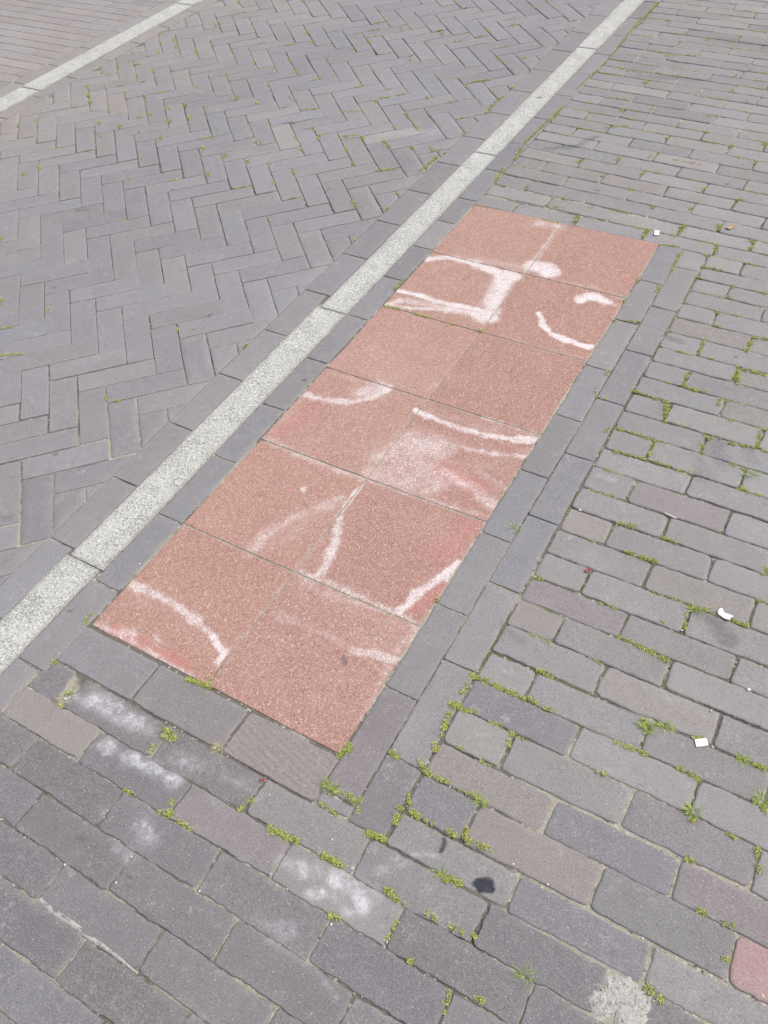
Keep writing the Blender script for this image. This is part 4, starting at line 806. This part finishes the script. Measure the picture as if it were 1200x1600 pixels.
for (x, y, h, kd, px, py), lb in zip(TUFTS, tl):
    V, F = [], []; gr = random.Random(int(px * 7 + py))
    nb = int(26 + h * 22)
    for _ in range(nb):
        a = gr.uniform(0, 6.283); rr = abs(gr.gauss(0, .45)); x_, y_ = math.cos(a) * rr * 1.5, math.sin(a) * rr * .7
        az = math.atan2(y_, x_) + gr.gauss(0, .7); L = h * gr.uniform(.25, .75) * (1.0 if gr.random() < .8 else 1.25); el = gr.uniform(.25, 1.25)
        n_ = 3; w0 = gr.uniform(.07, .13); i = len(V); cxp, cyp, cz = x_, y_, -.4; e = el
        for s_ in range(n_ + 1):
            f = s_ / n_; wd = w0 * (1 - f ** 2 * .9); px_, py_ = -math.sin(az) * wd / 2, math.cos(az) * wd / 2
            V += [(cxp - px_, cyp - py_, cz), (cxp + px_, cyp + py_, cz)]
            cxp += math.cos(az) * L / n_ * math.cos(e); cyp += math.sin(az) * L / n_ * math.cos(e); cz += L / n_ * math.sin(e); e -= gr.uniform(.25, .55); cz = max(cz, .05) if s_ > 1 else cz
        for s_ in range(n_): F.append([i + 2 * s_, i + 2 * s_ + 1, i + 2 * s_ + 3, i + 2 * s_ + 2])
    o = link('grass_tuft', mesh_from('grass_tuft', [tuple(c * CM for c in v) for v in V], F, MG if kd == 'green' else MD, smooth=False), (x * CM, y * CM, 0)); tag(o, lb, 'grass tuft', 'grass tufts in the joints')

# ------------------------------------------------------------------ grit, litter
def stone(name, x, y, sx, sy, sz, mat, label, cat, group=None, z=.05, seed=1, flat=False):
    V, F = [], []; nu, nv = 10, 6; pr = random.Random(seed); ang = pr.uniform(0, 3.14)
    for j in range(nv + 1):
        ph = math.pi * j / nv
        for i in range(nu):
            th = 2 * math.pi * i / nu; rx = math.sin(ph) * math.cos(th); ry = math.sin(ph) * math.sin(th); rz = math.cos(ph)
            k = 1 + .22 * float(noise(np.array([rx * 1.5 + seed]), np.array([ry * 1.5 + rz]), seed)[0]); e = .75
            V.append((math.copysign(abs(rx) ** e, rx) * sx * k, math.copysign(abs(ry) ** e, ry) * sy * k, rz * sz * k))
    for j in range(nv):
        for i in range(nu): F.append([j * nu + i, (j + 1) * nu + i, (j + 1) * nu + (i + 1) % nu, j * nu + (i + 1) % nu])
    V = [((a * math.cos(ang) - b * math.sin(ang)) * CM, (a * math.sin(ang) + b * math.cos(ang)) * CM, c * CM) for a, b, c in V]
    o = link(name, mesh_from(name, V, F, mat), (x * CM, y * CM, z * CM)); tag(o, label, cat, group)
PBL = ["white pebble at the small brick's corner near the lower left kerb", "tiny white grit speck on the brick left below the grooved brick", "white grit speck on the brick right below the grooved brick", "tiny white speck in the joint under the grooved brick's left corner",
       "flat grey stone filling a joint corner left of the tar spot", "white grit speck in the joint just right above the tar spot", "white grit speck on the brick lower right of the tar spot", "white grit speck at a joint end at the bottom centre",
       "white grit speck in a joint at the bottom, left of centre", "white grit speck on the joint near the lower left photo edge", "white grit speck beside the blurred bloom patch, lower left", "white pebble at the foot of the cross joint, lower left",
       "small white grit speck in the joint below the white petal's left", "white flake lying in a joint near the right photo edge", "sandy pebble in the joint above the white paper chip", "sandy pebble just right below the white paper chip",
       "yellowish pebble below the pink brick at the right photo edge", "pale grey pebble between border columns beside the nearest tile", "pale grey pebble in the joint beside the outer border column", "elongated white pebble beside the border at mid-height",
       "white fleck on the nearest right tile beside the border", "white pebble in the joint left of the nearest left tile", "grey pebble in the joint below the grooved brick row", "sandy pebble in the joint left of the bloomed brick, lower centre",
       "white speck on the dark brick right of the bottom centre", "white speck near the mortar patch at its left", "white speck on the brick above the mortar patch", "small white speck on the brick joint at the bottom centre",
       "grey pebble at the outer border column above mid-height", "tiny white speck on the bloomed brick in the lower left"]
for i, ((x, y, sz, kd, px, py), lb) in enumerate(zip(PEBBLES, PBL)):
    stone('pebble', x, y, sz * .5, sz * .38, sz * .24, {'w': MW, 'g': MGR, 'y': MY}[kd], lb, 'pebble', 'pebbles and grit on the paving', .06, i + 3)

def flat_piece(name, pos, w_, h_, ang, mat, label, cat, thick=.10, lift=.10, curl=.15, ragged=0.0):
    V, F = [], []; n1, n2 = 6, 4; pr = random.Random(int(pos[0] * 10))
    for k in (0, 1):
        for j in range(n2 + 1):
            for i in range(n1 + 1):
                u, v = i / n1 - .5, j / n2 - .5; x = u * w_ + ragged * pr.uniform(-1, 1) * (abs(u) + abs(v)); y = v * h_ + ragged * pr.uniform(-1, 1) * (abs(u) + abs(v))
                if not ragged: x += .12 * v * h_
                V.append((x, y, lift + curl * (u * u * 4) - k * thick))
    nn = (n1 + 1) * (n2 + 1)
    for j in range(n2):
        for i in range(n1):
            a = j * (n1 + 1) + i; F.append([a, a + 1, a + n1 + 2, a + n1 + 1]); F.append([nn + a, nn + a + n1 + 1, nn + a + n1 + 2, nn + a + 1])
    for i in range(n1):
        F.append([i, nn + i, nn + i + 1, i + 1]); a = n2 * (n1 + 1) + i; F.append([a + 1, nn + a + 1, nn + a, a])
    for j in range(n2):
        a = j * (n1 + 1); F.append([a + n1 + 1, nn + a + n1 + 1, nn + a, a]); a += n1; F.append([a, nn + a, nn + a + n1 + 1, a + n1 + 1])
    c, s = math.cos(ang), math.sin(ang)
    V = [((a * c - b * s) * CM, (a * s + b * c) * CM, d * CM) for a, b, d in V]
    o = link(name, mesh_from(name, V, F, mat, smooth=False), (pos[0] * CM, pos[1] * CM, .0012)); tag(o, label, cat)
flat_piece('paper_chip', LITTER['chip'], 2.1, 1.35, .62, MP, "white oblong paper chip on a brick edge, right of centre", 'paper scrap', .12, .16, .05)
flat_piece('flower_petal', LITTER['petal'], 2.3, 1.3, -.3, MP, "ragged white petal in the joint beside the bluish-stained brick", 'petal', .08, .2, .3, .35)
flat_piece('paper_chip', LITTER['chip2'], 1.4, 2.6, .35, MP, "pale pinkish-white slip beyond the tiles' far right corner", 'paper scrap', .12, .16, .1)
flat_piece('dry_leaf', LITTER['leaf'], 2.8, 1.1, .9, MLF, "small orange-brown leaf on the far bricks at the right", 'leaf', .06, .2, .4, .15)
flat_piece('red_scrap', LITTER['red'], .8, .6, .4, MR, "crumpled dark red scrap in a cross joint right of the border", 'scrap', .1, .15, .3, .25)
flat_piece('red_scrap', LITTER['red2'], .6, .4, .2, MR, "tiny red scrap at the grooved brown brick's lower edge", 'scrap', .1, .15, .3, .2)
flat_piece('twig', LITTER['stick'], 2.6, .28, -.15, MTW, "short pale twig lying in the joint right of the border at mid-height", 'twig', .2, .14, .05, .04)

# mortar patch where a brick end is missing
V, F = [], []
cx, cy = 115.5, -13.0; n1, n2 = 16, 16
for j in range(n2 + 1):
    for i in range(n1 + 1):
        u, v = i / n1 * 2 - 1, j / n2 * 2 - 1; x = cx + u * 4.6; y = cy + v * 4.1
        d = max(abs(u), abs(v)); z = .12 - .75 * max(0, d - .6 + .3 * float(noise(np.array([x * 1.3]), np.array([y * 1.3]), 14)[0]) + .25 * float(noise(np.array([x * .6]), np.array([y * .6]), 4)[0])) / .4 + .10 * float(noise(np.array([x * 1.5]), np.array([y * 1.5]), 8)[0])
        V.append(((x - cx) * CM, (y - cy) * CM, z * CM))
for j in range(n2):
    for i in range(n1): a = j * (n1 + 1) + i; F.append([a, a + 1, a + n1 + 2, a + n1 + 1])
o = link('mortar_patch', mesh_from('mortar_patch', V, F, MMO), (cx * CM, cy * CM, 0)); tag(o, "pale crumbling mortar patch filling a gap between bricks, lower right", 'mortar patch')
# a hardened cement smear in the joint at the lower left
V, F = [], []; pth = [p2w(*q) for q in ((62, 1405), (85, 1425), (115, 1443), (140, 1462), (165, 1480), (190, 1500), (215, 1522))]
for i, (x, y) in enumerate(pth):
    hw = (.45, .6, .55, .62, .5, .42, .2)[i]
    for k, (o_, z) in enumerate(((-1.0, -.35), (-.5, .05), (.5, .06), (1.0, -.35))):
        V.append(((x + .1 * math.sin(i * 3.1)) * CM, (y + o_ * hw + .1 * math.sin(i * 5.3 + k)) * CM, (z + .04 * math.sin(i * 2.3 + k * 1.7)) * CM))
for i in range(len(pth) - 1):
    for k in range(3): F.append([i * 4 + k, (i + 1) * 4 + k, (i + 1) * 4 + k + 1, i * 4 + k + 1])
o = link('mortar_seam', mesh_from('mortar_seam', V, F, MMO)); tag(o, "pale cement seam filling a long joint at the lower left", 'mortar seam')
